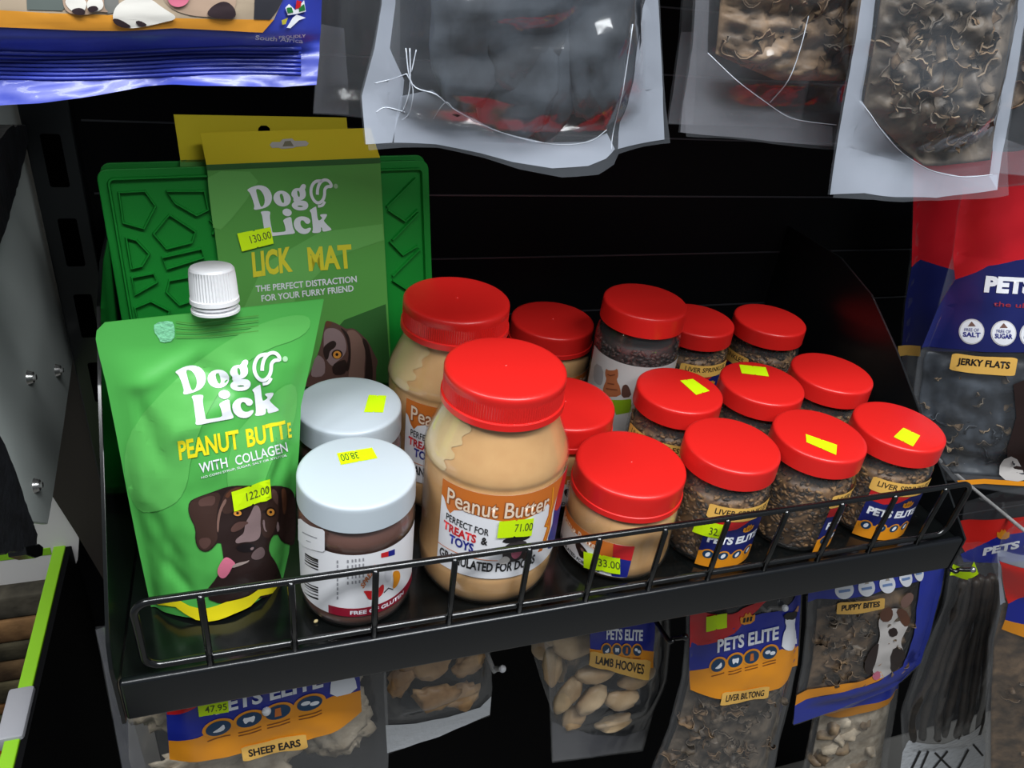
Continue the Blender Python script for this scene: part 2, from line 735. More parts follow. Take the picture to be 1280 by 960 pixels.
def blob(bm, loc, size, rng, rot=None, bend=0.0, rough=0.35, sub=2, mi=0, freq=1.6):
    """irregular dried lump"""
    r = bmesh.ops.create_icosphere(bm, subdivisions=sub, radius=1.0)
    R = Matrix.Rotation(rng.uniform(0, 6.28), 3, 'X') @ Matrix.Rotation(rng.uniform(0, 6.28), 3, 'Z') if rot is None else rot
    sd = rng.uniform(0, 50)
    for v in r['verts']:
        c = v.co.copy()
        c *= 1 + rough * fbm(c, freq, sd)
        c = Vector((c.x * size[0], c.y * size[1], c.z * size[2]))
        c.z += bend * (c.x / size[0]) ** 2 * size[0] + 0.3 * bend * (c.y / size[1]) * size[1]
        v.co = R @ c + Vector(loc)
    for f in {f for v in r['verts'] for f in v.link_faces}:
        f.material_index = mi


def curl(bm, loc, L, Wd, rng, R, mi=0, th=0.0012):
    """crinkled curling strip of dried meat"""
    nu, nv = 12, 5
    k = rng.uniform(1.4, 3.6)
    sd = rng.uniform(0, 90)
    top, bot = [], []
    for i in range(nu + 1):
        ang = k * (i / nu - .5)
        rad = L / k
        for j in range(nv + 1):
            w = (j / nv - .5) * Wd * (1 + .5 * fbm((i * .16, sd, 0)))
            dz = .16 * Wd * math.sin(i * .75 + sd) * (2 * j / nv - 1) + .10 * Wd * math.sin(j * 1.7 + sd * 2) + .10 * Wd * fbm((i * .22, j * .3, sd))
            rr = rad + dz
            p = Vector((rr * math.sin(ang), w, rad - rr * math.cos(ang)))
            q = Vector(((rr - th) * math.sin(ang), w, rad - (rr - th) * math.cos(ang)))
            top.append(bm.verts.new(R @ p + Vector(loc)))
            bot.append(bm.verts.new(R @ q + Vector(loc)))
    n = nv + 1
    fs = []
    for i in range(nu):
        for j in range(nv):
            q = (i * n + j, i * n + j + 1, (i + 1) * n + j + 1, (i + 1) * n + j)
            fs.append(bm.faces.new([top[x] for x in q]))
            fs.append(bm.faces.new([bot[x] for x in q[::-1]]))
    ring = [i * n for i in range(nu + 1)] + [nu * n + j for j in range(1, nv + 1)] + [i * n + nv for i in range(nu - 1, -1, -1)] + [j for j in range(nv - 1, 0, -1)]
    for a, b in zip(ring, ring[1:] + ring[:1]):
        fs.append(bm.faces.new((top[a], bot[a], bot[b], top[b])))
    for f in fs:
        f.material_index = mi


# ================================================================== SETTING
YB = 0.362          # face of the black back panel
BP = Plane((0, YB, 0))

bm = bmesh.new()
box(bm, -0.135, 1.7, YB, YB + 0.02, -1.1, 1.1)
for z in (0.70, 0.62, 0.545, 0.472, 0.40, 0.338, 0.274, 0.210, 0.140, 0.07, -0.10, -0.17, -0.24, -0.31, -0.38, -0.45, -0.52):
    n0 = len(bm.faces)
    box(bm, -0.13, 1.69, YB - 0.0012, YB + 0.001, z - 0.0008, z + 0.0008)
    bm.faces.ensure_lookup_table()
    for f in bm.faces[n0:]:
        f.material_index = 1
struct(put('wall_back', bm, [PANEL, SEAM_LIT], None, False), 'black display back panel with thin horizontal seams')

bm = bmesh.new()
box(bm, -2.2, 2.6, 1.05, 1.08, -1.3, 1.6)
struct(put('wall_far', bm, BEIGE, None, False), 'pale beige shop wall far behind the display at upper left')
bm = bmesh.new()
box(bm, -2.4, 2.8, -3.0, 1.1, -1.16, -1.13)
struct(put('floor', bm, mat('grey_floor', (120, 118, 114), 0.5), None, False), 'grey shop floor')

bm = bmesh.new()
box(bm, -0.75, 1.7, -0.02, YB, 0.635, 0.665, 0.002)  # shelf added above the view to keep lamp light off the back row
struct(put('added_shade_shelf', bm, BLACK, None, False), 'unseen black shelf added above the hanging bags to shade the back row')
TP = Plane((0, 0.388, 0))
bm = prism(TP, [TP.px(*p) for p in ((20, 380), (125, 380), (150, 760), (118, 705), (96, 668), (64, 618), (20, 560))], 0.006)
struct(put('trim_2', bm, mat('dark_brown_board', (44, 38, 32), 0.7), None, False), 'dark brown board behind the grey side panel')
TP = Plane((0, 0.408, 0))
bm = prism(TP, [TP.px(*p) for p in ((-40, 520), (40, 580), (66, 612), (99, 668), (97, 700), (60, 780), (-40, 780))], 0.006)
struct(put('trim_3', bm, mat('pale_board', (214, 210, 208), 0.7), None, False), 'pale board behind the lime-rimmed bin')
TP = Plane((0, 0.44, 0))
bm = prism(TP, [TP.px(*p) for p in ((-60, 560), (150, 560), (170, 1300), (-60, 1300))], 0.006)
struct(put('trim_4', bm, PANEL, None, False), 'black backing board low at the left')

# slotted upright at the left
up = thing('slotted_upright', (-0.15, 0.35, -1.13), 'black slotted steel upright post behind the green mats at left', 'post')
bm = bmesh.new()
box(bm, -0.172, -0.134, 0.345, 0.39, -1.13, 1.1, 0.0015)
put('post_body', bm, BLACK, up, False)
for k in range(9):
    z = -0.22 + k * 0.0735
    b = bmesh.new()
    prism(Plane((0, 0.345, 0)), rrect(-0.160, -0.145, z, z + 0.045, 0.002), 0.001, 0.0006, bm=b)
    put('slot', b, DARK, up, False)

# pale steel side panel with bolts
SP = Plane((-0.178, 0, 0), U=(0, 1, 0), V=(0, 0, 1))
pan = thing('side_panel', (-0.18, 0.2, -0.2), 'pale grey steel side panel with three bolts at the left edge', 'panel')
pts = [SP.px(*p) for p in ((34, 120), (44, 150), (62, 240), (80, 340), (94, 430), (80, 530), (66, 622), (60, 655), (-60, 640), (-220, 500), (-200, 100))]
bm = prism(SP, pts, 0.004, 0.0, 0.0008)
put('panel_sheet', bm, GREYPANEL, pan, False)
for (u, v) in ((35, 472), (70, 463), (43, 607)):
    a, b = SP.px(u, v)
    c = SP.pt(a, b, 0)
    bo = bmesh.new()
    bmesh.ops.create_cone(bo, cap_ends=True, segments=20, radius1=0.0062, radius2=0.0046, depth=0.004,
                          matrix=Matrix.Translation(c + Vector((0.002, 0, 0))) @ Matrix.Rotation(math.radians(90), 4, 'Y'))
    bmesh.ops.create_cone(bo, cap_ends=True, segments=6, radius1=0.0026, radius2=0.0026, depth=0.003,
                          matrix=Matrix.Translation(c + Vector((0.0045, 0, 0))) @ Matrix.Rotation(math.radians(90), 4, 'Y'))
    put('bolt', bo, STEEL, pan, True, angle=30)


def ragged(pts, amp, seed):
    rng = random.Random(seed)
    out = []
    for i, p in enumerate(pts):
        q = pts[(i + 1) % len(pts)]
        n = max(2, int(math.hypot(q[0] - p[0], q[1] - p[1]) / 0.006))
        for k in range(n):
            f = k / n
            out.append((p[0] + (q[0] - p[0]) * f + (rng.uniform(-amp, amp) if k else 0), p[1] + (q[1] - p[1]) * f + (rng.uniform(-amp, amp) if k else 0)))
    return out


RUB = mat('black_worn_rubber', (30, 32, 37), 0.6, noise_amt=0.4, nscale=60, c2=(16, 17, 20), bump=0.5, bscale=150)
BRP = Plane((-0.1675, 0, 0), U=(0, 1, 0), V=(0, 0, 1))
pts = ragged([BRP.px(*p) for p in ((14, 158), (32, 156), (36, 176), (24, 226), (8, 285), (-4, 318), (-60, 420), (-120, 300))], 0.0008, 2)
tag(put('shelf_bracket', prism(BRP, pts, 0.0095, 0.0, 0.0), RUB, None, False), 'black ragged-edged bracket poking in at the upper left edge over pale panel', 'bracket')
br = thing('shelf_bracket', BRP.xyz(20, 640), 'black ragged-edged bracket at the left edge, below the three bolts', 'bracket')
pts = ragged([BRP.px(*p) for p in ((-20, 500), (2, 548), (20, 590), (36, 640), (47, 668), (46, 684), (22, 690), (-40, 700), (-120, 640))], 0.0012, 3)
put('bracket_plate', prism(BRP, pts, 0.0095, 0.0, 0.0), RUB, br, False)
pts = [BRP.px(*p) for p in ((28, 684), (46, 680), (51, 684), (50, 695), (42, 698), (30, 694))]
put('end_cap', prism(BRP, pts, 0.0115, 0.002, 0.001), BLACKWIRE, br, False)

# lime edged bin of folded cloths, lower left
ZR = -0.24
RIM = Plane((0, 0, ZR), U=(1, 0, 0), V=(0, 1, 0))
bn = thing('display_bin', RIM.xyz(85, 760), 'black-sided display bin with lime green rim at lower left', 'bin')
c0 = RIM.px(84, 673)
y_back, x_right = c0[1], c0[0]
bm = bmesh.new()
box(bm, x_right - 0.013, x_right, -0.30, y_back, ZR - 0.012, ZR, 0.001)
box(bm, x_right - 0.60, x_right - 0.0162, y_back - 0.013, y_back, ZR - 0.012, ZR, 0.001)
put('rim', bm, LIME, bn, False)
bm = bmesh.new()
box(bm, x_right + 0.0004, x_right + 0.006, -0.30, y_back, ZR - 0.5, ZR - 0.002)
put('side_board', bm, PANEL, bn, False)
bm = bmesh.new()
box(bm, x_right - 0.60, x_right - 0.0135, y_back - 0.006, y_back - 0.001, ZR - 0.5, ZR - 0.0125)
put('back_board', bm, mat('pale_board', (214, 210, 208), 0.7), bn, False)
q = RIM.px(48, 888)
bm = bmesh.new()
box(bm, x_right - 0.020, x_right + 0.003, q[1] - 0.028, q[1] + 0.030, ZR - 0.016, ZR + 0.003, 0.003)
put('rim_clip', bm, mat('grey_clip', (150, 150, 156), 0.4), bn, True, angle=40)
# stack of folded cloths
cc = [((66, 62, 54), (44, 42, 38)), ((104, 78, 52), (78, 56, 38)), ((60, 56, 44), (42, 40, 32)), ((84, 66, 46), (60, 46, 34)),
      ((72, 66, 48), (48, 44, 34)), ((120, 86, 52), (90, 62, 38)), ((58, 58, 44), (40, 40, 32)), ((176, 92, 40), (140, 70, 32)), ((178, 140, 84), (140, 104, 60))]
lab = ['dark grey folded cloth on top of the stack in the lime-rimmed bin', 'brown folded cloth second from top in the lime-rimmed bin',
       'dark olive folded cloth third from top in the lime-rimmed bin', 'dull brown folded cloth fourth from top in the lime-rimmed bin',
       'olive brown folded cloth fifth from top in the lime-rimmed bin', 'warm brown folded cloth sixth from top in the lime-rimmed bin',
       'dark green-grey folded cloth above the orange one in the lime-rimmed bin', 'orange folded cloth low in the lime-rimmed bin at left edge',
       'tan folded cloth at the bottom of the frame in the lime-rimmed bin']
edges_v = (745, 768, 792, 818, 842, 866, 892, 890 + 2, 928, 975)
edges_v = (742, 770, 800, 824, 848, 874, 898, 890 + 14, 932, 990)
rng = random.Random(5)
x1, x0 = x_right - 0.022, x_right - 0.42
yst = y_back - 0.032
CP = Plane((0, yst, 0))
zs = [CP.px(30, v)[1] for v in (742, 770, 798, 822, 848, 874, 890, 906, 936, 985)]
for k in range(9):
    zt, zb = zs[k], zs[k + 1]
    m = mat('cloth_' + ['charcoal', 'brown', 'olive', 'umber', 'khaki', 'ginger', 'moss', 'orange', 'tan'][k], tuple(min(255, int(q * 1.35)) for q in cc[k][0]), 0.95, spec=0.1, noise_amt=0.5, nscale=26, c2=cc[k][1], bump=0.6, bscale=90)
    b = bmesh.new()
    box(b, x0, x1 - rng.uniform(0, .006), yst - rng.uniform(0, .005), y_back - 0.007, zb + 0.0002, zt - 0.0002, min(0.005, (zt - zb) * .38))
    bmesh.ops.subdivide_edges(b, edges=b.edges[:], cuts=2, use_grid_fill=True)
    for v in b.verts:
        v.co.y -= 0.0025 * fbm((v.co.x * 20, v.co.z * 30, k * 7.0))
    tag(put('folded_cloth', b, m, None, True), lab[k], 'cloth', 'folded cloths in the bin')

# ================================================================== SHELF
XL, XR = -0.104, 0.622
sh = thing('display_shelf', (0.26, 0.17, -0.034), 'black steel display shelf with a wire fence along its front', 'shelf')
bm = bmesh.new()
box(bm, XL + 0.001, XR - 0.001, -0.0055, YB - 0.003, -0.003, -0.0002)
put('tray', bm, BLACKGLOSS, sh, False)
bm = bmesh.new()
box(bm, XL + 0.0005, XR - 0.0005, -0.0125, -0.006, -0.034, 0.0045, 0.0026, 5)
put('front_lip', bm, mat('satin_black_steel', (14, 16, 19), 0.28, spec=0.7), sh, True, angle=60)
LPl = Plane((XL, 0, 0), U=(0, 1, 0), V=(0, 0, 1))
ptsL = [(-0.0125, -0.036), (-0.0125, 0.02), (-0.006, 0.038), (0.115, 0.158), (0.16, 0.196), (0.20, 0.214), (0.30, 0.225), (YB - 0.002, 0.225), (YB - 0.002, -0.09), (0.20, -0.05)]
put('end_bracket', prism(LPl, ptsL, 0.0025, 0.0, 0.0005), BLACKGLOSS, sh, False)
RPl = Plane((XR + 0.0025, 0, 0), U=(0, 1, 0), V=(0, 0, 1))
ptsR = [(-0.0125, -0.036), (-0.0125, 0.004), (0.0, 0.014), (0.038, 0.044), (0.144, 0.123), (0.20, 0.158), (0.26, 0.175), (YB - 0.002, 0.175), (YB - 0.002, -0.09), (0.20, -0.05)]
put('end_bracket', prism(RPl, ptsR, 0.0025, 0.0, 0.0005), BLACK, sh, False)
# wire fence
YF, FL, FR, FT, FB = -0.0055, -0.0865, 0.600, 0.0715, 0.0095
fence = bpy.data.objects.new('wire_fence', None)
bm = bmesh.new()
rc = 0.011
loop = []
for (cx, cz, s0) in ((FR - rc, FT - rc, 0), (FL + rc, FT - rc, 90), (FL + rc, FB + rc, 180), (FR - rc, FB + rc, 270)):
    for k in range(9):
        t = math.radians(s0 + 90 * k / 8)
        loop.append((cx + rc * math.cos(t), YF - 0.028 * (cz + rc * math.sin(t)), cz + rc * math.sin(t)))
tube(bm, loop, 0.0027, 12, True)
fr = put('wire_fence', bm, BLACKWIRE, sh)
for k in range(12):
    x = -0.0465 + k * 0.0558
    b = bmesh.new()
    tube(b, [(x, YF - 0.0025, -0.003), (x, YF - 0.0030, 0.03), (x, YF - 0.0046, 0.0695), (x, YF - 0.0030, 0.0722)], 0.0024, 10)
    put('fence_bar', b, BLACKWIRE, fr)
# crumb on the shelf
b = bmesh.new()
CR = Plane((0, 0, 0.0), U=(1, 0, 0), V=(0, 1, 0)).xyz(395, 778)
blob(b, CR + Vector((0, 0, 0.0014)), (0.0018, 0.0013, 0.0013), random.Random(4), sub=2)
tag(put('crumb', b, mat('crumb_tan', (200, 180, 130), 0.7), None), 'tiny tan crumb on the shelf by the front brown-spread jar', 'crumb')

# ================================================================== JARS


def lid_profile(r, H, h, lip=0.0, rnd=0.003):
    p = [(0, H), (r - rnd * 1.4, H), (r - rnd * 0.5, H - rnd * 0.22), (r - rnd * 0.1, H - rnd * 0.6), (r, H - rnd)]
    z = H - rnd
    n = 8
    for k in range(1, n + 1):
        p.append((r + lip * k / n, z - (h - rnd) * k / n))
    p += [(r + lip - 0.0018, H - h), (r - 0.0025, H - rnd * 1.6), (0, H - rnd * 1.6)]
    return p


def add_lid(root, r, H, h, m, ribs=0, nub=False, lip=0.0, collar=False, rnd=0.003):
    c = Vector(root['_w'])
    if collar:
        pr = lid_profile(r, H, h * 0.80, lip * .6, rnd)
        pr = [p for p in pr[:-3]] + [(r + .0012, H - h * .82), (r + 0.0014, H - h), (r - 0.001, H - h), (r - 0.0025, H - rnd * 1.6), (0, H - rnd * 1.6)]
    else:
        pr = lid_profile(r, H, h, lip, rnd)
    bm = lathe(pr, 288 if ribs else 80, (H - h * .8, H - 0.0065, 0.00055) if ribs else None, c)
    if nub:
        bmesh.ops.create_uvsphere(bm, u_segments=12, v_segments=8, radius=0.0016, matrix=Matrix.Translation(c + Vector((0, 0, H - 0.0008))))
    return put('lid', bm, m, root, True, angle=40)


def add_body(root, prof, m, name='jar_body', seg=80):
    return put(name, lathe(prof, seg, None, Vector(root['_w'])), m, root, True, angle=50)


# ---- large peanut butter jar
LX, LY, LH = 0.1658, 0.0545, 0.1898
BR = 0.0555
PROF_L = [(0, 0.0005), (0.044, 0.0005), (0.0500, 0.003), (0.0535, 0.009), (0.0552, 0.018), (0.0555, 0.028), (0.0555, 0.0335), (0.0546, 0.035), (0.0546, 0.060), (0.0546, 0.0905), (0.0546, 0.1165),
          (0.0540, 0.1180), (0.0550, 0.1200), (0.0549, 0.1235), (0.0536, 0.129), (0.0508, 0.136), (0.0474, 0.144), (0.0442, 0.152), (0.0420, 0.159), (0.0408, 0.163), (0.0405, 0.166), (0.0405, 0.176)]
lj = thing('peanut_butter_jar', (LX, LY, 0), 'large peanut butter jar with red lid at the front, its label priced 71.00', 'jar', 'large peanut butter jars')
add_body(lj, PROF_L, PETBIG)
inner = [(max(r - 0.0012, 0), z + 0.0008 if z < .01 else z) for r, z in PROF_L[:-1]] + [(0.039, 0.170), (0, 0.1705)]
add_body(lj, inner, PB, 'peanut_butter')
add_lid(lj, 0.0440, LH, 0.026, RED, 1, True, 0.0, True)
cyl = Cyl(LX, LY, BR)
sm = Art(Cyl(LX, LY, 0.0546), 0.0002)
sm2 = sm.surf


def on_profile(a, b, d=0.0):
    r = 0.05
    for (r0, z0), (r1, z1) in zip(PROF_L, PROF_L[1:]):
        if z0 <= b <= z1 and z1 > z0:
            r = r0 + (r1 - r0) * (b - z0) / (z1 - z0)
    th = a / 0.0546
    return Vector((LX + (r - 0.0006) * math.sin(th), LY - (r - 0.0006) * math.cos(th), b))


# pale smear of oil inside the shoulder, left side
g = bmesh.new()
rows = []
for j in range(26):
    z = 0.121 + 0.040 * j / 25
    wr = -0.060 + 0.014 * (j / 25) + 0.003 * math.sin(j * .9) - 0.006 * fbm((j * .22, 3, 1))
    rows.append([g.verts.new(on_profile(-0.098 + (wr + 0.098) * i / 16, z)) for i in range(17)])
for j in range(25):
    for i in range(16):
        g.faces.new((rows[j][i], rows[j][i + 1], rows[j + 1][i + 1], rows[j + 1][i]))
put('oil_smear', g, PBSMEAR, lj)
# label
la = Art(cyl, 0.0004)
cl = Cyl(LX, LY, 0.0550)
la.surf = cl
K = 5.3333


def lpx(p, off=(500, 590)):
    return (off[0] + p[0] / K, off[1] + p[1] / K)


la.zoomed(500, 590, K)
LBL_L, LBL_R = cl.px(*lpx((262, 330)))[0], cl.px(*lpx((1110, 180)))[0]
zt, zb_ = 0.1165, 0.0355
la.m = lambda x, y: (x, y)
aL = -0.0575
aR = aL + 0.122
la.poly([(aL, zb_), (aR, zb_), (aR, zt), (aL, zt)], PAPER, 0)
Wd = aR - aL
la.m = lambda x, y: (aL + x * Wd, zb_ + y * (zt - zb_))
# caramel header dripping along the top
la.poly([(0, 1), (0, .82), (.02, .80), (.05, .70), (.075, .66), (.10, .72), (.16, .76), (.26, .74), (.36, .72), (.46, .69), (.50, .60), (.53, .70), (.60, .72), (.66, .74), (.70, .78), (.72, .74), (.725, .62), (.70, .50), (.735, .46), (.71, .30), (.68, .20), (.72, .18), (.76, .28), (.78, .42), (.77, .6), (.80, .8), (.84, 1)], CARAMEL, 1)
la.poly([(.84, 1), (.80, .8), (.79, .62), (.84, .56), (1, .52), (1, 1)], REDPRINT, 2)
la.poly([(.79, .62), (.84, .56), (1, .52), (1, .05), (.86, .06), (.80, .12), (.77, .30), (.80, .44)], BLUEPRINT, 2)
la.line([(.725, .95), (.745, .75), (.74, .62), (.715, .5), (.75, .46), (.725, .3)], .012, ORANGE, 3)
la.text('Peanut Butter', (.045, .76), (.705, .72), (.045, .95), mat('caramel_outline', (150, 84, 40), 0.4), 4, 0.05)
la.text('Peanut Butter', (.048, .765), (.702, .725), (.048, .945), mat('cream_print', (238, 214, 190), 0.4), 5, 0.008)
la.text('PERFECT FOR', (.05, .575), (.325, .53), (.05, .655), BLACKPRINT, 3, 0.012)
la.text('TREATS', (.035, .455), (.255, .42), (.035, .555), REDPRINT, 3, 0.035)
la.text('&', (.285, .42), (.325, .415), (.285, .51), BLACKPRINT, 3, 0.03)
la.text('TOYS', (.085, .325), (.245, .30), (.085, .435), BLUEPRINT, 3, 0.035)
la.text('GRANULATED FOR DOGS', (.02, .10), (.66, .085), (.02, .215), BLACKPRINT, 3, 0.03)
# dog with cap beside the words
la.poly([(.40, .47), (.46, .53), (.55, .53), (.60, .46), (.55, .44), (.45, .44)], BLACKPRINT, 3, smooth=1)
la.poly([(.43, .45), (.57, .45), (.585, .30), (.55, .20), (.44, .20), (.42, .30)], mat('dog_black_grey', (58, 52, 54), 0.4), 3, smooth=2)
la.poly([(.47, .40), (.54, .40), (.55, .28), (.51, .22), (.475, .28)], PINK, 4, smooth=2)
la.poly([(.40, .24), (.44, .30), (.48, .24), (.46, .19), (.41, .19)], mat('dog_pale', (206, 200, 196), 0.4), 4, smooth=2)
la.poly([(.54, .24), (.58, .30), (.62, .22), (.58, .18)], D1, 4, smooth=1)
la.line([(0, .245), (.40, .235)], .008, CARAMEL, 3)
lbl = la.put('label', lj)
pr_l = price(cl, 'price_sticker', lj, ((621, 671), (663, 668), (666, 646), (624, 650)), '71.00', ((.48, .30), (1.0, .30), (.48, .75)), 0.0016)

L2X, L2Y = 0.1575, 0.1655
l2 = copy_tree(lj)
l2.location = (L2X, L2Y, 0)
l2['label'] = 'large peanut butter jar with red lid, the rear one before the green mats'
th1 = aL / 0.055
th2 = Cyl(L2X, L2Y, 0.055).px(508, 512)[0] / 0.055
l2.rotation_euler = (0, 0, th2 - th1)
for ch in list(l2.children):
    if ch.name.startswith('price_sticker'):
        bpy.data.objects.remove(ch)

# ---- small peanut butter jars
SR, SH = 0.0455, 0.0925
PROF_S = [(0, 0.0005), (0.040, 0.0005), (0.0445, 0.003), (0.0466, 0.009), (0.0472, 0.018), (0.0466, 0.021), (0.0466, 0.044), (0.0472, 0.047), (0.0470, 0.056), (0.0455, 0.062), (0.0430, 0.0655), (0.0420, 0.067), (0.0420, 0.080)]
SX, SY = 0.2825, 0.0500
sj = thing('peanut_butter_jar', (SX, SY, 0), 'small peanut butter jar with red lid in the front row, priced 33.00', 'jar', 'small peanut butter jars')
add_body(sj, PROF_S, PETBIG)
add_body(sj, [(max(r - 0.0012, 0), z + (0.0008 if z < .01 else 0)) for r, z in PROF_S[:-1]] + [(0.04, 0.074), (0, 0.0745)], PB, 'peanut_butter')
add_lid(sj, SR, SH, 0.025, RED, 0, True, 0.0005, True)
cs = Cyl(SX, SY, 0.0470)
sa = Art(cs, 0.0004)
aR2 = cs.px(789, 700)[0]
aL2 = aR2 - 0.078
z0, z1 = 0.009, 0.0440
sa.m = lambda x, y: (aL2 + x * (aR2 - aL2), z0 + y * (z1 - z0))
sa.poly(rrect(0, 1, 0, 1, .05), PAPER, 0)
sa.poly([(0, 1), (0, .78), (.1, .7), (.3, .74), (.5, .7), (.62, .6), (.68, .4), (.64, .15), (.76, .1), (.8, .5), (.8, 1)], CARAMEL, 1)
sa.poly([(.78, 1), (.80, .62), (1, .55), (1, 1)], REDPRINT, 2)
sa.poly([(.80, .62), (1, .55), (1, 0.02), (.84, .02), (.78, .3)], BLUEPRINT, 2)
sa.text('Peanut Butter', (.05, .70), (.66, .62), (.05, .92), mat('cream_print', (238, 214, 190), 0.4), 4, 0.02)
sa.poly([(.36, .54), (.40, .60), (.46, .56), (.52, .50), (.55, .40), (.50, .36), (.52, .22), (.46, .18), (.42, .30), (.38, .38)], D2, 3, smooth=1)
sa.poly([(.44, .48), (.49, .48), (.50, .40), (.46, .38)], D3, 4, smooth=1)
sa.text('GRANULATED FOR DOGS', (.04, .06), (.70, .03), (.04, .16), BLACKPRINT, 3, 0.03)
sa.put('label', sj)
for i, (x, y, rz, lb) in enumerate(((0.2603, 0.1445, 60, 'small peanut butter jar with red lid half hidden behind the front large jar'),
                                    (0.3060, 0.3030, 100, 'small peanut butter jar with red lid at the back, against the black panel'))):
    c = copy_tree(sj)
    c.location = (x, y, 0.0 if i == 0 else 0.0)
    c.rotation_euler = (0, 0, math.radians(rz))
    c['label'] = lb
price(cs, 'price_sticker', sj, ((731, 708), (775, 716), (775, 696), (731, 688)), '33.00', ((.40, .28), (1.0, .28), (.40, .75)), 0.0018)

# ---- white lidded brown spread jars
WR, WH = 0.0415, 0.1185
PROF_W = [(0, 0.0005), (0.036, 0.0005), (0.0405, 0.0035), (0.0420, 0.010), (0.0422, 0.0140), (0.0414, 0.0160), (0.0414, 0.0780), (0.0424, 0.0800), (0.0422, 0.085), (0.0410, 0.089), (0.0395, 0.0925), (0.0385, 0.094), (0.0385, 0.105)]
WX, WY = 0.0596, 0.0435
wj = thing('spread_jar', (WX, WY, 0), 'brown spread jar with white lid in front, beside the green pouch', 'jar', 'white-lidded spread jars')
add_body(wj, PROF_W, PET)
add_body(wj, [(max(r - 0.0010, 0), z + (0.0008 if z < .01 else 0)) for r, z in PROF_W[:-1]] + [(0.037, 0.098), (0, 0.0985)], CHOC, 'brown_spread')
add_lid(wj, WR, WH, 0.0215, WHITELID, 0, False, 0.0004, False, 0.0025)
cw = Cyl(WX, WY, 0.0418)
wa = Art(cw, 0.0004)
wa.m = lambda x, y: (x, y)
aw0 = -0.062
aw1 = 0.052
z0, z1 = 0.0168, 0.0775
wa.poly([(aw0, z0), (aw1, z0), (aw1, z1), (aw0, z1)], PAPER, 0)
wK = (350, 620)
wa.zoomed(350, 620, K)
for k, v in enumerate((375, 390, 404, 418, 440, 560, 575, 592, 612, 632)):
    wa.poly([(172 - k * 1, v), (258, v + 44), (258, v + 44 + (9 if k % 3 else 14)), (172, v + (8 if k % 3 else 12))], BLACKPRINT, 2)
for k, x in enumerate((380, 448, 478, 500, 525, 550)):
    for j in range(9 if k < 1 else 5):
        y = 425 + j * (30 if k < 1 else 36) - k * 3
        wa.poly([(x, y), (x + 10, y), (x + 10, y + 20), (x, y + 20)], mat('grey_small_print', (150, 150, 156), 0.5), 2)
wa.m = lambda x, y: (x, y)
aq = -0.0263
wa.poly([(aq, z0), (aw1, z0), (aw1, z0 + 0.0085), (aq, z0 + 0.0085)], MAROON, 2)
wa.text('FREE OF GLUTEN', (aq + 0.016, z0 + .0022), (aq + 0.060, z0 + .0022), (aq + 0.016, z0 + .0062), WPRINT, 3, 0.03)
wa.zoomed(350, 620, K)
wa.poly([(672, 378), (720, 365), (720, 400), (672, 408)], REDPRINT, 2)
wa.poly([(720, 365), (762, 350), (762, 388), (720, 400)], BLUEPRINT, 2)
wa.text('SPREAD', (555, 615), (650, 470), (535, 590), CARAMEL, 2, 0.03)
wa.poly([(550, 625), (640, 630), (690, 570), (690, 640), (650, 680), (590, 690), (570, 650)], REDPRINT, 3, smooth=2)
wa.poly([(745, 500), (790, 490), (800, 540), (775, 600), (745, 620), (755, 560)], ORANGE, 3, smooth=2)
wa.poly([(690, 480), (745, 480), (740, 560), (700, 580)], mat('pale_grey_print', (214, 214, 220), 0.5), 2, smooth=2)
wa.line([(690, 640), (720, 610), (750, 620)], 7, BLACKPRINT, 3)
wa.put('label', wj)
ta = Art(cw, 0.0012)
ta.zoomed(350, 620, K)
ta.poly([(132, 150), (150, 148), (215, 195), (290, 215), (304, 230), (304, 355), (290, 366), (235, 355), (150, 318), (132, 290)], PAPER, 0)
ta.line([(160, 235), (200, 255), (255, 275)], 7, mat('grey_small_print', (150, 150, 156), 0.5), 1)
ta.line([(185, 290), (215, 302)], 5, mat('grey_small_print', (150, 150, 156), 0.5), 1)
ta.put('seal_sticker', wj)
w2 = copy_tree(wj)
w2.location = (0.0649, 0.1290, 0)
w2.rotation_euler = (0, 0, math.radians(70))
w2['label'] = 'brown spread jar with white lid, the rear one below the printed mat card'
w2['_w'] = (0.0649, 0.1290, 0)


def lid_sticker(root, x, y, H, corners, text=None, tc=None):
    pl = Plane((x, y, H), U=(1, 0, 0), V=(0, 1, 0))
    root['_w'] = (x, y, 0)
    o = price(pl, 'price_sticker', None, corners, text, tc, 0.0004)
    ow = Vector(o['_w'])
    o.parent = root
    rz = Matrix.Rotation(-root.rotation_euler.z, 3, 'Z')
    o.location = rz @ (ow - Vector((x, y, 0)))
    o.rotation_euler = (0, 0, -root.rotation_euler.z)
    return o


lid_sticker(wj, WX, WY, WH, ((426, 581.5), (472, 573), (465, 560), (421, 567)), '38.00', ((.55, .85), (.06, .85), (.55, .25)))
lid_sticker(w2, 0.0649, 0.1290, WH, ((455, 515.5), (479, 516), (483, 495), (461, 494)))

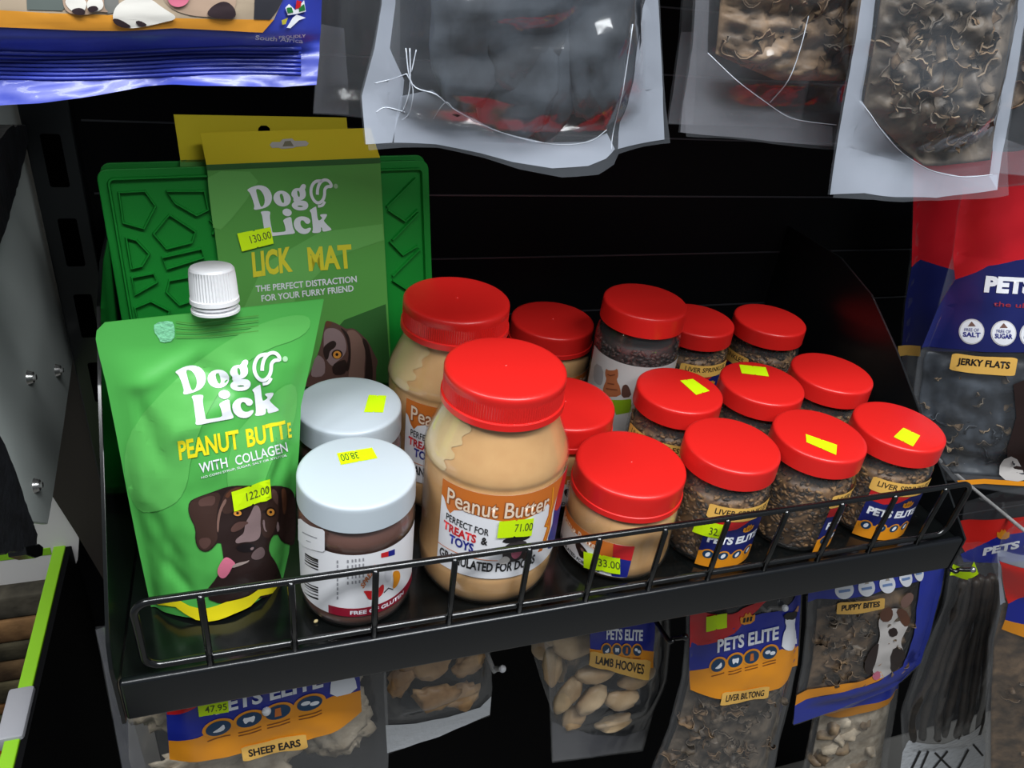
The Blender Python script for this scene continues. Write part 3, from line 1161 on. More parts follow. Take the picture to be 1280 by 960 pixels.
# ---- dried liver jars
VR, VH = 0.0403, 0.1045
PROF_V = [(0, 0.0005), (0.035, 0.0005), (0.0395, 0.003), (0.0408, 0.008), (0.0410, 0.020), (0.0410, 0.066), (0.0408, 0.072), (0.0396, 0.0775), (0.0380, 0.0805), (0.0374, 0.083), (0.0382, 0.085), (0.0374, 0.087), (0.0374, 0.096)]
VX, VY = 0.5487, 0.0452
vj = thing('liver_treat_jar', (VX, VY, 0), 'red-lidded liver jar at the right front end with a square price label on top', 'jar', 'liver treat jars')
add_body(vj, PROF_V, PET)
rng = random.Random(11)
b = lathe([(0, 0.002), (0.034, 0.002), (0.0365, 0.006), (0.0368, 0.064), (0.034, 0.070), (0, 0.0715)], 48, None, (VX, VY, 0))
for k in range(760):
    th = rng.uniform(0, 6.283)
    zz = rng.uniform(0.005, 0.069)
    blob(b, (VX + 0.0372 * math.cos(th), VY + 0.0372 * math.sin(th), zz), (rng.uniform(.0022, .0042), rng.uniform(.0012, .0018), rng.uniform(.0012, .0018)), rng,
         Matrix.Rotation(th + 1.57, 3, 'Z') @ Matrix.Rotation(rng.uniform(-.9, .9), 3, 'Y'), 0.1, .3, 1, rng.choice((0, 0, 1, 2)))
for k in range(160):
    th, rr = rng.uniform(0, 6.283), 0.036 * math.sqrt(rng.random())
    blob(b, (VX + rr * math.cos(th), VY + rr * math.sin(th), .0715), (rng.uniform(.0022, .0042), .0016, .0014), rng, None, 0.1, .3, 1, rng.choice((0, 1, 2)))
lv = put('liver_bits', b, [LIVER, mat('liver_bits_dark', (44, 32, 24), .6), mat('liver_bits_tan', (132, 98, 58), .6)], vj)
lv['kind'] = 'stuff'
add_lid(vj, VR, VH, 0.0185, RED, 0, False, 0.0004, False, 0.0026)
cv = Cyl(VX, VY, 0.0410)
va = Art(cv, 0.0004)
va.zoomed(1000, 560, K)
ac = (cv.px(*lpx((380, 400), (1000, 560)))[0] + cv.px(*lpx((800, 400), (1000, 560)))[0]) / 2
ah = 0.0285
va.m = lambda x, y: (ac + x * ah, 0.002 + y * 0.054)
va.poly([(-1, 0.0), (1, 0.0), (1, 1), (-1, 1)], NAVY, 0)
va.poly([(-1, 1), (-1, .78), (-.5, .76), (-.1, .82), (.2, .93), (.35, 1)], REDPRINT, 1)
va.poly([(-1, .0), (1, .0), (1, .27), (.8, .30), (.6, .27), (.4, .29), (.2, .27), (0, .29), (-.2, .27), (-.4, .29), (-.6, .28), (-.8, .33), (-1, .29)], ORANGE, 1)
for k in range(4):
    cx = -.72 + k * .46
    va.poly(ell(cx, .26, .20, .105), ORANGE, 2)
    va.poly(ell(cx, .26, .155, .08), TEAL, 3)
    va.poly(ell(cx, .26, .07, .045, rot=20), WPRINT, 4)
va.text('PETS ELITE', (-.86, .50), (.86, .50), (-.86, .66), WPRINT, 3, 0.05)


def crown(art, f, m, layer):
    pts = [(-.5, 0), (.5, 0), (.6, .7), (.3, .55), (.15, .95), (0, .7), (-.15, .95), (-.3, .55), (-.6, .7)]
    art.poly([f(x, y) for x, y in pts], m, layer, smooth=1)
    for x in (-.25, 0, .25):
        art.line([f(x - .03, .2), f(x + .02, .55)], .02, BLACKPRINT, layer + 1)


crown(va, lambda x, y: (.32 + x * .36, .72 + y * .17), ORANGE, 3)
va.put('label', vj)
vt = Art(cv, 0.0009)
vt.m = lambda x, y: (ac + x * 0.031, 0.0545 + y * 0.0145)
vt.poly(rrect(-1, 1, 0, 1, .12), TAN, 0)
vt.text('LIVER SPRINKLES', (-.82, .42), (.82, .42), (-.82, .82), BLACKPRINT, 1, 0.012)
vt.put('flavour_sticker', vj)

th_v = ac / 0.041
jars_v = [
    # x, y, label facing px or angle, label text
    (0.4615, 0.2640, None, 'red-lidded liver jar at the back, right behind the taller jar with a printed cat', 14),
    (0.5502, 0.2560, None, 'red-lidded liver jar at the back right corner, darkest lid, no price label', -38),
    (0.5465, 0.1399, None, 'red-lidded liver jar in the middle row at the far right, bare lid', 0),
    (0.4607, 0.0448, None, 'red-lidded liver jar second from right in the front row, curled price label on lid', 62),
    (0.4583, 0.1318, None, 'red-lidded liver jar in the middle row, price label at the rear of its lid', 0),
    (0.3680, 0.1315, None, 'red-lidded liver jar in the middle row beside the cat jar, slanted price label', 0),
    (0.3718, 0.0445, None, 'red-lidded liver jar in the front row priced 32 on its side', 0),
]
VJ = []
for i, (x, y, _, lb, dz) in enumerate(jars_v):
    c = copy_tree(vj)
    c.location = (x, y, 0)
    c['_w'] = (x, y, 0)
    c['label'] = lb
    # turn the label towards where the photo shows it
    face = math.atan2(CAM.x - x, y - CAM.y)  # angle of the camera seen from the jar, from -y
    aim = {0: 890, 3: 1062, 6: 930}.get(i)
    if i == 3:
        tgt = Cyl(x, y, 0.041).px(1072, 655)[0] / 0.041
    elif i == 6:
        tgt = Cyl(x, y, 0.041).px(921, 672)[0] / 0.041
    elif i == 0:
        tgt = Cyl(x, y, 0.041).px(884, 466)[0] / 0.041
    else:
        tgt = face + math.radians(dz) - 0.3
    c.rotation_euler = (0, 0, tgt - th_v)
    VJ.append(c)
lid_sticker(vj, VX, VY, VH, ((1117, 546.5), (1141, 558.5), (1150, 545), (1129, 535)))
lid_sticker(VJ[3], 0.4607, 0.0448, VH, ((1008, 553), (1045, 569), (1046, 556.5), (1007, 543)))
lid_sticker(VJ[4], 0.4583, 0.1318, VH, ((927, 467), (961, 471), (957, 459.5), (924, 456)))
lid_sticker(VJ[5], 0.3680, 0.1315, VH, ((870, 494), (887, 489), (866, 474), (850, 476)))
c8 = Cyl(0.3718, 0.0445, 0.0410)
a8 = Art(c8, 0.0016)
a8.px()
a8.poly([(866, 663), (900, 672), (906, 655), (889, 651), (870, 654)], STICK, 0)
a8.text('32.', (886, 666.5), (898, 669), (888, 657.5), INK, 1, 0.006)
o = a8.put('price_sticker', None, smooth=False)
ow = Vector(o['_w'])
o.parent = VJ[6]
rz = VJ[6].rotation_euler.z
o.location = Matrix.Rotation(-rz, 3, 'Z') @ (ow - Vector((0.3718, 0.0445, 0)))
o.rotation_euler = (0, 0, -rz)

# ---- taller jar with a cat on its label
CX, CY, CH = 0.3683, 0.2253, 0.150
cj = thing('treat_jar', (CX, CY, 0), 'taller red-lidded jar with a ginger cat printed on its label, in the back row', 'jar')
PROF_C = [(0, 0.0005), (0.038, 0.0005), (0.042, 0.003), (0.0432, 0.010), (0.0434, 0.1), (0.0430, 0.112), (0.0415, 0.120), (0.0392, 0.125), (0.0386, 0.128), (0.0394, 0.130), (0.0386, 0.133), (0.0386, 0.141)]
add_body(cj, PROF_C, PET)
rng = random.Random(3)
b = lathe([(0, 0.002), (0.036, 0.002), (0.0395, 0.006), (0.0398, 0.106), (0.036, 0.113), (0, 0.115)], 48, None, (CX, CY, 0))
for k in range(420):
    th = rng.uniform(0, 6.283)
    blob(b, (CX + .0402 * math.cos(th), CY + .0402 * math.sin(th), rng.uniform(.07, .112)), (rng.uniform(.003, .005), .0022, .002), rng, Matrix.Rotation(th + 1.57, 3, 'Z') @ Matrix.Rotation(rng.uniform(-.9, .9), 3, 'Y'), .1, .3, 1, rng.choice((0, 1)))
cb = put('dark_treat_bits', b, [mat('dark_bits', (44, 30, 28), .6), mat('dark_bits_b', (70, 50, 44), .6)], cj)
cb['kind'] = 'stuff'
add_lid(cj, 0.0420, CH, 0.0215, RED, 0, False, 0.0004, False, 0.0028)
cc_ = Cyl(CX, CY, 0.0435)
ca = Art(cc_, 0.0004)
ca.zoomed(620, 340, K)
aa0, aa1 = cc_.px(742, 450)[0], cc_.px(848, 470)[0]
ca.m = lambda x, y: (x, y)
ca.poly([(aa0 - .004, .012), (aa1 + .01, .012), (aa1 + .01, .098), (aa0 - .004, .098)], mat('grey_white_label', (206, 204, 202), .4), 0)
ca.zoomed(620, 340, K)
GIN, GIN2 = mat('ginger_cat', (176, 104, 66), .4), mat('ginger_cat_dark', (128, 70, 46), .4)
ca.poly([(735, 640), (750, 655), (790, 655), (812, 640), (818, 690), (805, 720), (830, 770), (835, 830), (715, 830), (715, 770), (740, 715), (728, 680)], GIN, 1, smooth=1)
ca.line([(745, 740), (790, 748)], 9, GIN2, 2)
ca.line([(735, 775), (810, 785)], 9, GIN2, 2)
ca.line([(745, 680), (765, 690), (795, 682)], 8, GIN2, 2)
ca.poly([(840, 760), (870, 745), (890, 770), (905, 830), (835, 840)], mat('cat_tabby', (96, 66, 56), .4), 1, smooth=1)
ca.poly([(660, 600), (720, 640), (715, 740), (690, 760), (650, 720)], mat('grey_patch', (168, 164, 164), .4), 1, smooth=1)
ca.poly([(770, 850), (900, 845), (905, 930), (800, 950)], mat('lime_print', (140, 176, 30), .4), 1)
ca.put('label', cj)

# ================================================================== LICK MATS
MP = Plane((0.02, 0.203, 0.004), 9.0, 13.0)


def lick_mat(root, plane, off_a, top, wid, h, fr):
    """silicone mat: slab, raised rim and raised ridge pattern"""
    a0, a1, b0, b1 = off_a, off_a + wid, top - h, top
    put('mat_sheet', prism(plane, rrect(a0, a1, b0, b1, 0.008), 0.0045, fr, 0.0008), GMAT, root, False)
    bm = bmesh.new()
    o = rrect(a0 + .0072, a1 - .0072, b0 + .0072, b1 - .0072, .004)

    def ridge(pts, w, hgt, closed):
        P = [plane.pt(a, b, fr) for a, b in pts]
        n = len(pts)
        Lq, Rq = [], []
        for i in range(n):
            if closed:
                p, q = pts[i - 1], pts[(i + 1) % n]
            else:
                p, q = pts[max(i - 1, 0)], pts[min(i + 1, n - 1)]
            dx, dy = q[0] - p[0], q[1] - p[1]
            l = math.hypot(dx, dy) or 1
            nx, ny = -dy / l * w / 2, dx / l * w / 2
            Lq.append((pts[i][0] + nx, pts[i][1] + ny))
            Rq.append((pts[i][0] - nx, pts[i][1] - ny))
        rows = []
        for i in range(n):
            l, r = Lq[i], Rq[i]
            ml, mr = (l[0] * .7 + r[0] * .3, l[1] * .7 + r[1] * .3), (l[0] * .3 + r[0] * .7, l[1] * .3 + r[1] * .7)
            rows.append([bm.verts.new(plane.pt(*l, fr - .0003)), bm.verts.new(plane.pt(*ml, fr + hgt)), bm.verts.new(plane.pt(*mr, fr + hgt)), bm.verts.new(plane.pt(*r, fr - .0003))])
        for i in range(n if closed else n - 1):
            A, B = rows[i], rows[(i + 1) % n]
            for k in range(3):
                bm.faces.new((A[k], A[k + 1], B[k + 1], B[k]))
        if not closed:
            bm.faces.new(rows[0])
            bm.faces.new(rows[-1][::-1])
    ridge(o, 0.0028, 0.004, True)
    put('mat_rim', bm, GMAT, root, False)
    bm = bmesh.new()

    # left half: open cells shaped like river stones (traced from the photo); mirrored as a zigzag on the right
    def z(pts, closed=True):
        ridge([plane.px(100 + x / 2.7826, 120 + y / 2.7826, fr) for x, y in pts], 0.0024, 0.0034, closed)
    if root.get('_traced'):
        z([(135, 335), (225, 330), (262, 382), (222, 460), (150, 440)])
        z([(300, 330), (430, 330), (445, 395), (405, 415), (330, 372)])
        z([(310, 412), (400, 470), (388, 508), (300, 530), (255, 478)])
        z([(160, 492), (195, 500), (240, 548), (215, 590), (178, 600)])
        z([(285, 560), (420, 530), (430, 560), (300, 600)])
        z([(180, 630), (255, 615), (268, 645), (190, 690)])
        z([(310, 640), (400, 625), (420, 700), (345, 725), (300, 680)])
        z([(190, 735), (245, 712), (310, 745), (300, 775), (200, 775)])
        z([(450, 430), (470, 450), (460, 480)], False)
        z([(1065, 385), (1165, 285)], False)
        z([(1068, 395), (1128, 435), (1172, 395)], False)
        z([(1085, 500), (1175, 405)], False)
        z([(1075, 505), (1120, 552), (1172, 520)], False)
        z([(1085, 625), (1180, 530)], False)
        z([(1085, 640), (1140, 675)], False)
    if len(bm.verts):
        put('ridge_pattern', bm, GMAT, root, False)
    else:
        bm.free()


def hang_card(root, plane, quad_px, head_px, d, printed):
    """card sleeve: green face, yellow hanging header"""
    P = [plane.px(*p, d) for p in quad_px]
    put('card', prism(plane, P, 0.0009, d), GCARD, root, False)
    Hh = [plane.px(*p, d) for p in head_px]
    bm = prism(plane, Hh, 0.0009, d)
    put('card_header', bm, YCARD, root, False)


class Off:
    """a plane moved forward"""

    def __init__(s, plane, d):
        s.p, s.d, s.curved = plane, d, False

    def px(s, u, v):
        return s.p.px(u, v, s.d)

    def pt(s, a, b, d=0.0):
        return s.p.pt(a, b, s.d + d)


# rear set
MP2 = Plane(MP.p0 + MP.N * -0.016, 9.0, 13.0)
tl2 = MP2.px(123, 204)
tr2 = MP2.px(531, 196)
m2 = thing('lick_mat', MP2.pt(0.02, 0, 0), 'rear green rubber lick mat, its card showing only a plain yellow header', 'lick mat', 'carded lick mats')
hm = max(tl2[1], tr2[1]) + MP2.p0.z * 0
lick_mat(m2, MP2, tl2[0], tl2[1], tr2[0] - tl2[0], tl2[1] - 0.002, 0.0)
hang_card(m2, MP2, [(230, 400), (440, 395), (436, 196), (225, 200)], [(226, 203), (438, 198), (433, 147), (217, 143)], 0.0048, False)
ho = Art(Off(MP2, 0.0048), 0.0004)
ho.px()
ho.poly([(322, 166), (338, 166), (337, 160), (333, 157), (326, 157), (323, 160)], DARK, 0)
ho.put('hang_hole', m2, smooth=False)

# front set
tl1 = MP.px(119.5, 213)
tr1 = MP.px(535.5, 199)
m1 = thing('lick_mat', MP.pt(0.02, 0, 0), 'front green rubber lick mat in a green card printed LICK MAT, priced 130.00', 'lick mat', 'carded lick mats')
m1['_traced'] = 1
top1 = (tl1[1] + tr1[1]) / 2
lick_mat(m1, MP, tl1[0], top1, tr1[0] - tl1[0], top1 - 0.002, 0.0)
del m1['_traced']
DC = 0.0058
OC = Off(MP, DC)
GQ = [(292, 480), (490, 478), (475, 197), (258, 206)]
hang_card(m1, MP, GQ, [(258, 206), (475, 197), (463, 160), (250, 166)], DC, True)
ca = Art(OC, 0.0002)
ca.px()
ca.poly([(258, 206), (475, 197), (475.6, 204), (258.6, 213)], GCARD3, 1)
ca.poly([(258.6, 213), (330, 215), (300, 262), (268, 296), (262, 250)], GCARD2, 1, smooth=1)
ca.poly([(300, 480), (298, 400), (330, 330), (400, 290), (478, 280), (480, 300), (420, 320), (370, 370), (350, 440), (352, 480)], GCARD2, 1)
ca.poly([(402, 480), (404, 430), (430, 400), (482, 380), (488, 470), (488, 478)], GCARD3, 1)
# logo
DL_D = [(72, 270), (130, 235), (200, 210), (260, 207), (320, 225), (362, 270), (380, 330), (370, 390), (335, 440), (280, 470), (215, 490), (170, 500), (148, 490), (160, 460), (150, 420), (130, 360), (105, 305), (80, 285)]
DL_DH = [(178, 258), (215, 252), (250, 275), (283, 330), (290, 390), (275, 440), (240, 465), (215, 400), (195, 330)]
DL_G = [(620, 260), (650, 215), (700, 203), (722, 205), (745, 160), (780, 148), (802, 165), (797, 195), (785, 212), (800, 250), (795, 300), (760, 335), (720, 345), (790, 346), (822, 370), (827, 410), (800, 445), (750, 462), (690, 464), (640, 445), (618, 415), (630, 385), (655, 368), (640, 350), (645, 325), (618, 295)]
DL_L = [(232, 520), (260, 505), (345, 500), (355, 520), (345, 560), (358, 650), (375, 735), (376, 748), (460, 737), (540, 722), (540, 690), (525, 630), (510, 600), (520, 585), (560, 560), (612, 545), (620, 600), (630, 670), (655, 715), (650, 740), (560, 755), (420, 780), (300, 805), (272, 795), (280, 760), (270, 690), (258, 600), (250, 550)]
DL_C = [(850, 575), (840, 600), (815, 615), (785, 605), (770, 580), (740, 572), (722, 600), (730, 640), (755, 668), (790, 675), (830, 655), (857, 655), (850, 685), (820, 720), (770, 737), (710, 728), (662, 690), (640, 640), (645, 590), (680, 550), (730, 530), (790, 530), (835, 548)]
DL_K = [(840, 450), (915, 400), (925, 410), (940, 560), (965, 560), (1000, 530), (968, 505), (975, 488), (1045, 478), (1058, 490), (1030, 540), (1010, 560), (1060, 610), (1110, 650), (1100, 665), (1010, 690), (995, 680), (990, 640), (975, 640), (980, 680), (960, 705), (880, 715), (865, 700), (880, 680), (870, 560), (860, 480), (845, 465)]
DL_T = [(940, 262), (944, 205), (962, 145), (1000, 98), (1050, 82), (1095, 102), (1114, 150), (1065, 160), (1034, 195), (1028, 260), (1010, 312), (972, 350), (930, 355), (890, 322), (864, 262), (866, 192), (896, 132), (940, 104), (1000, 98)]


def cr(pts, n=4):
    """smooth open curve through points"""
    out = []
    for i in range(len(pts) - 1):
        p0, p1, p2, p3 = pts[max(i - 1, 0)], pts[i], pts[i + 1], pts[min(i + 2, len(pts) - 1)]
        for k in range(n):
            t = k / n
            out.append(tuple(0.5 * ((2 * p1[j]) + (-p0[j] + p2[j]) * t + (2 * p0[j] - 5 * p1[j] + 4 * p2[j] - p3[j]) * t * t + (-p0[j] + 3 * p1[j] - 3 * p2[j] + p3[j]) * t ** 3) for j in range(len(p1))))
    out.append(pts[-1])
    return out


def logo(art, m, m2, layer):
    art.poly(DL_D, m, layer, [DL_DH], smooth=1)
    art.poly(ell(503, 342, 108, 92), m, layer, [[(480, 290), (505, 285), (520, 320), (528, 370), (520, 395), (500, 385), (482, 345), (475, 310)]])
    art.poly(DL_G, m, layer, [[(690, 235), (712, 235), (725, 270), (722, 305), (705, 305), (692, 275)], [(688, 412), (730, 404), (768, 412), (740, 423), (700, 423)]], smooth=1)
    art.poly(DL_L, m, layer, smooth=1)
    art.poly(ell(562, 498, 57, 44), m, layer)
    art.poly(DL_C, m, layer, smooth=1)
    art.poly(DL_K, m, layer, smooth=1)
    art.line(cr(DL_T), 36, m, layer)
    art.line(cr([(945, 398), (1000, 382), (1032, 335)]), 30, m, layer)
    art.poly(ell(1170, 145, 26, 28), m2, layer)


def affine3(src, dst):
    (x0, y0), (x1, y1), (x2, y2) = src
    det = (x1 - x0) * (y2 - y0) - (x2 - x0) * (y1 - y0)

    def f(x, y):
        l1 = ((x - x0) * (y2 - y0) - (x2 - x0) * (y - y0)) / det
        l2 = ((x1 - x0) * (y - y0) - (x - x0) * (y1 - y0)) / det
        return tuple(dst[0][k] + l1 * (dst[1][k] - dst[0][k]) + l2 * (dst[2][k] - dst[0][k]) for k in (0, 1))
    return f


af = affine3(((72, 270), (1110, 650), (232, 520)), ((150, 215), (995, 610), (283, 440)))
ca.m = lambda x, y: OC.px(*[o + q / 8 for o, q in zip((290, 210), af(x, y))])
logo(ca, mat('card_white_print', (216, 218, 222), .5), mat('card_pale_print', (150, 180, 140), .5), 3)
ca.px()
YC2 = mat('card_yellow_print', (206, 196, 40), .5)
ca.text('LICK', (316.5, 347), (366, 339.5), (314, 315), YC2, 3, 0.038)
ca.text('MAT', (386, 339), (441, 335), (383.5, 309), YC2, 3, 0.038)
GW = mat('card_white_print', (216, 218, 222), .5)
ca.text('THE PERFECT DISTRACTION', (320, 365), (446, 352.5), (319.3, 357), GW, 3, 0.02)
ca.text('FOR YOUR FURRY FRIEND', (327, 377), (442, 364), (326.3, 369), GW, 3, 0.02)
# dog
ca.zoomed(370, 380, 9.6)
ca.poly([(100, 960), (150, 860), (230, 680), (300, 480), (340, 260), (360, 195), (450, 215), (540, 260), (600, 300), (680, 285), (745, 330), (800, 380), (860, 440), (910, 540), (960, 640), (985, 690), (960, 760), (960, 900), (960, 990), (100, 1000)], D5, 3, smooth=1)
ca.poly([(600, 330), (640, 310), (700, 310), (770, 380), (820, 480), (830, 620), (815, 760), (820, 900), (700, 980), (620, 900), (640, 780), (660, 620), (650, 470)], D3, 4, smooth=2)
ca.poly([(520, 270), (590, 320), (635, 380), (655, 500), (655, 640), (640, 760), (610, 820), (590, 760), (630, 640), (620, 480), (590, 380)], D2, 5, smooth=1)
ca.poly([(780, 390), (860, 450), (900, 620), (920, 800), (910, 960), (820, 960), (830, 760), (840, 600)], D2, 5, smooth=1)
ca.poly([(330, 300), (450, 280), (540, 330), (590, 420), (610, 540), (560, 640), (470, 700), (430, 760), (330, 620), (330, 480)], D4, 4, smooth=2)
ca.poly([(360, 480), (440, 430), (485, 460), (470, 520), (400, 560), (390, 640), (360, 680), (325, 600), (325, 520)], D2, 5, smooth=2)
ca.poly([(430, 730), (520, 680), (600, 660), (610, 780), (570, 850), (440, 850)], D2, 5, smooth=1)
ca.poly([(240, 600), (320, 640), (350, 720), (340, 860), (200, 880), (170, 830)], D4, 5, smooth=1)
ca.poly(ell(490, 600, 66, 56), D2, 6)
ca.poly(ell(490, 606, 48, 46), EYE, 7)
ca.poly(ell(487, 602, 18, 18), NOSE, 8)
ca.poly([(350, 190), (440, 215), (410, 260), (350, 290)], D6, 6, smooth=1)
ca.put('card_print', m1, smooth=False)
ho = Art(Off(MP, DC), 0.0004)
ho.px()
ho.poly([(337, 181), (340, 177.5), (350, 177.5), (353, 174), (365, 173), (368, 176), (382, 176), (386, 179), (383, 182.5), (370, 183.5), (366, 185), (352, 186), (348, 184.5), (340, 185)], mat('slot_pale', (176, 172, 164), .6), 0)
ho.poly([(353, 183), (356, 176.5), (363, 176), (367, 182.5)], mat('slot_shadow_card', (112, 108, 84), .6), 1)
ho.put('hang_hole', m1, smooth=False)
price(Off(MP, DC), 'price_sticker', m1, ((302, 314), (341.5, 304), (337.5, 283.5), (296, 291.5)), '130.00', ((.34, .30), (.98, .34), (.32, .74)), 0.0018)

# ================================================================== GREEN POUCH
PP = Plane((-0.0430, 0.0600, 0.0005), 4.0, 7.0)
PL_ = [(187, 748), (174, 690), (160, 620), (145, 540), (133, 480), (123, 440), (119.8, 424), (120.6, 414), (124.5, 407), (131, 403.2)]
PR_ = [(353, 729), (361, 690), (369, 620), (374, 557), (376, 506), (389, 450), (404.5, 374)]


CREASES = [(.42, .84, .62, .76, .030, -.0040), (.60, .86, .80, .80, .030, -.0020), (.12, .80, .42, .88, .022, .0022), (.12, .78, .22, .55, .030, -.0030),
           (.16, .50, .34, .72, .035, .0026), (.10, .40, .26, .20, .040, -.0030), (.14, .22, .30, .10, .030, -.0030), (.86, .62, .78, .36, .030, .0024),
           (.70, .84, .90, .66, .035, .0026), (.30, .66, .64, .74, .030, .0018), (.82, .44, .94, .54, .025, -.0024), (.20, .34, .12, .12, .025, .0022)]


def pouch_dep(x, t):
    s = math.sin(math.pi * min(max(x, 0), 1))
    e = min(min(x, 1 - x) / 0.09, 1.0)
    e = e * e * (3 - 2 * e)
    f = 0.026 * (s ** 0.9) * max(1 - t, 0) ** 0.9 + 0.008 * s * math.sin(math.pi * min(t * 1.05, 1)) ** 1.2
    f *= e
    top = min(max((0.93 - t) / 0.12, 0.0), 1.0)
    f *= top
    w = 0.0030 * fbm((x * 3.2, t * 4.0, 2.0)) + 0.0014 * math.sin((x * 1.4 + t * 2.6) * 6.0)
    w *= e * min(t / 0.15, 1.0) * min(max((0.95 - t) / 0.2, 0), 1)
    c = 0.0
    for (x0, t0, x1, t1, wd, dp) in CREASES:
        dx, dt = x1 - x0, t1 - t0
        k = ((x - x0) * dx + (t - t0) * dt) / (dx * dx + dt * dt)
        if -0.15 < k < 1.15:
            q = abs((x - x0) * dt - (t - t0) * dx) / math.hypot(dx, dt)
            c += dp * math.exp(-(q / wd) ** 2) * max(0.0, min(1.0, (k + .15) / .3)) * max(0.0, min(1.0, (1.15 - k) / .3))
    return max(f + w + c * e, 0.0) + 0.0008


PB_px = [(187, 748), (203, 753), (219, 758), (245, 773), (261, 775), (292, 766), (313, 756), (330, 743), (353, 729)]
ps = Sheet(PP, PL_, PR_, pouch_dep, None, lambda x, t: 0.018 * math.sin(math.pi * x) * max(1 - t, 0) ** 0.8 * min(max((0.93 - t) / 0.1, 0), 1) + 0.0008)
# bottom edge rests on the shelf: force b = 0 at t = 0, and square the top with a rounded corner
ps.L[0] = (ps.L[0][0], 0.0)
ps.R[0] = (ps.R[0][0], 0.0)
ps.L = by_height(ps.L)
ps.R = by_height(ps.R)
po = thing('treat_pouch', PP.pt(0, 0, 0), 'green stand-up pouch with white spout cap, peanut butter and a brown dog, priced 122.00', 'pouch')
bm = ps.mesh(40, 88)
put('pouch_body', bm, GPOUCH, po)
# heat-sealed seams at the top
sa_ = Art(ps, 0.0003, 0.006)
sa_.zoomed(100, 370, K)
for k in range(4):
    y = 158 + k * 34
    sa_.line(cr([(640, y + 10), (760, y + 22 - k * 4), (900, y + 2), (1050, y - 14), (1190, y - 30)]), 6, GCARD, 1)
    sa_.line(cr([(640, y + 17), (760, y + 29 - k * 4), (900, y + 9), (1050, y - 7), (1190, y - 23)]), 5, GPOUCH2, 1)
sa_.poly([(495, 175), (610, 160), (632, 200), (630, 295), (540, 312), (520, 270), (492, 235)], mat('crimped_foil', (130, 206, 160), .3, bump=.8, bscale=300), 1, smooth=1)
sa_.put('top_seal', po)
pa = Art(ps, 0.0004, 0.004)
pa.gap = 0.00013
pa.px()
pa.poly([(150, 560), (190, 500), (260, 440), (330, 400), (390, 390), (385, 420), (320, 440), (270, 490), (240, 560), (232, 620), (200, 640), (166, 640)], GPOUCH2, 1, smooth=2)
pa.poly([(280, 560), (330, 500), (372, 470), (370, 530), (340, 570), (320, 640), (290, 660)], GPOUCH2, 1, smooth=2)
pa.zoomed(210, 430, 8)
logo(pa, WPRINT, PALEPRINT, 4)
pa.zoomed(210, 520, 8)
pa.text('PEANUT', (116, 440), (722, 322), (94, 246), YPRINT, 4, 00.03)
pa.text('BUTT', (795, 312), (1190, 220), (772, 128), YPRINT, 4, 0.03)
pa.text('E', (1203, 216), (1238, 208), (1190, 64), YPRINT, 4, 0.03)
pa.text('WITH', (322, 566), (600, 505), (305, 468), WPRINT, 4, 0.012)
pa.text('COLLAGEN', (682, 490), (1200, 350), (662, 395), WPRINT, 4, 0.012)
pa.text('NO CORN SYRUP, SUGAR, SALT OR XYLITOL', (335, 625), (1190, 398), (331, 600), WPRINT, 4, 0.012)
# yellow bottom band
pa.zoomed(120, 700, K)
pa.poly([(358, 256), (440, 246), (515, 240), (570, 268), (620, 296), (700, 316), (745, 312), (870, 270), (1020, 230), (1080, 190), (1150, 160), (1246, 150), (1228, 204), (1170, 215), (1095, 232), (1030, 300), (920, 350), (820, 390), (750, 402), (665, 390), (600, 355), (530, 305), (460, 295), (400, 285)], YPRINT, 8)
# dog
pa.zoomed(220, 590, 8)
pa.poly([(120, 380), (130, 290), (200, 250), (330, 205), (400, 180), (480, 150), (580, 130), (700, 130), (960, 130), (1080, 135), (1170, 180), (1200, 300), (1200, 560), (1190, 640), (1180, 740), (1060, 700), (1010, 600), (960, 640), (930, 720), (930, 800), (1000, 900), (1040, 1000), (1060, 1080), (1040, 1180), (820, 1250), (640, 1310), (340, 1300), (300, 1180), (400, 1060), (450, 960), (480, 900), (460, 760), (440, 660), (400, 720), (340, 780), (280, 795), (220, 760), (190, 680), (195, 560), (140, 450)], D2, 3, smooth=1)
pa.poly([(125, 380), (140, 295), (215, 250), (340, 208), (420, 190), (450, 240), (420, 330), (400, 450), (405, 580), (420, 650), (390, 710), (330, 770), (280, 785), (225, 750), (200, 680), (205, 560), (150, 450)], D1, 4, smooth=2)
pa.poly([(220, 270), (340, 225), (400, 240), (380, 330), (300, 330), (230, 340)], D5, 5, smooth=2)
pa.poly([(220, 660), (330, 640), (360, 700), (290, 770), (240, 740)], D5, 5, smooth=2)
pa.poly([(490, 250), (440, 340), (408, 460), (408, 580), (424, 600), (432, 480), (456, 370), (510, 280)], D3, 6, smooth=1)
pa.poly([(480, 200), (580, 140), (700, 135), (960, 140), (1020, 220), (1030, 400), (1000, 540), (940, 660), (860, 640), (840, 480), (820, 330), (700, 320), (560, 400), (470, 420), (450, 330)], D1, 4, smooth=2)
pa.poly([(480, 230), (570, 150), (680, 140), (560, 200), (520, 260)], D6, 5, smooth=1)
pa.poly([(960, 150), (1020, 200), (1020, 330), (990, 300), (950, 230)], D5, 5, smooth=1)
pa.poly([(1040, 180), (1080, 145), (1180, 200), (1195, 560), (1180, 700), (1070, 690), (1020, 600), (1045, 480), (1055, 300)], mat('dog_ear_right', (48, 32, 28), .4), 5, smooth=1)
pa.poly([(1050, 160), (1085, 150), (1110, 230), (1100, 400), (1070, 420), (1060, 300)], D6, 6, smooth=1)
pa.poly([(1000, 540), (1018, 470), (1036, 560), (1014, 600)], D4, 6, smooth=1)
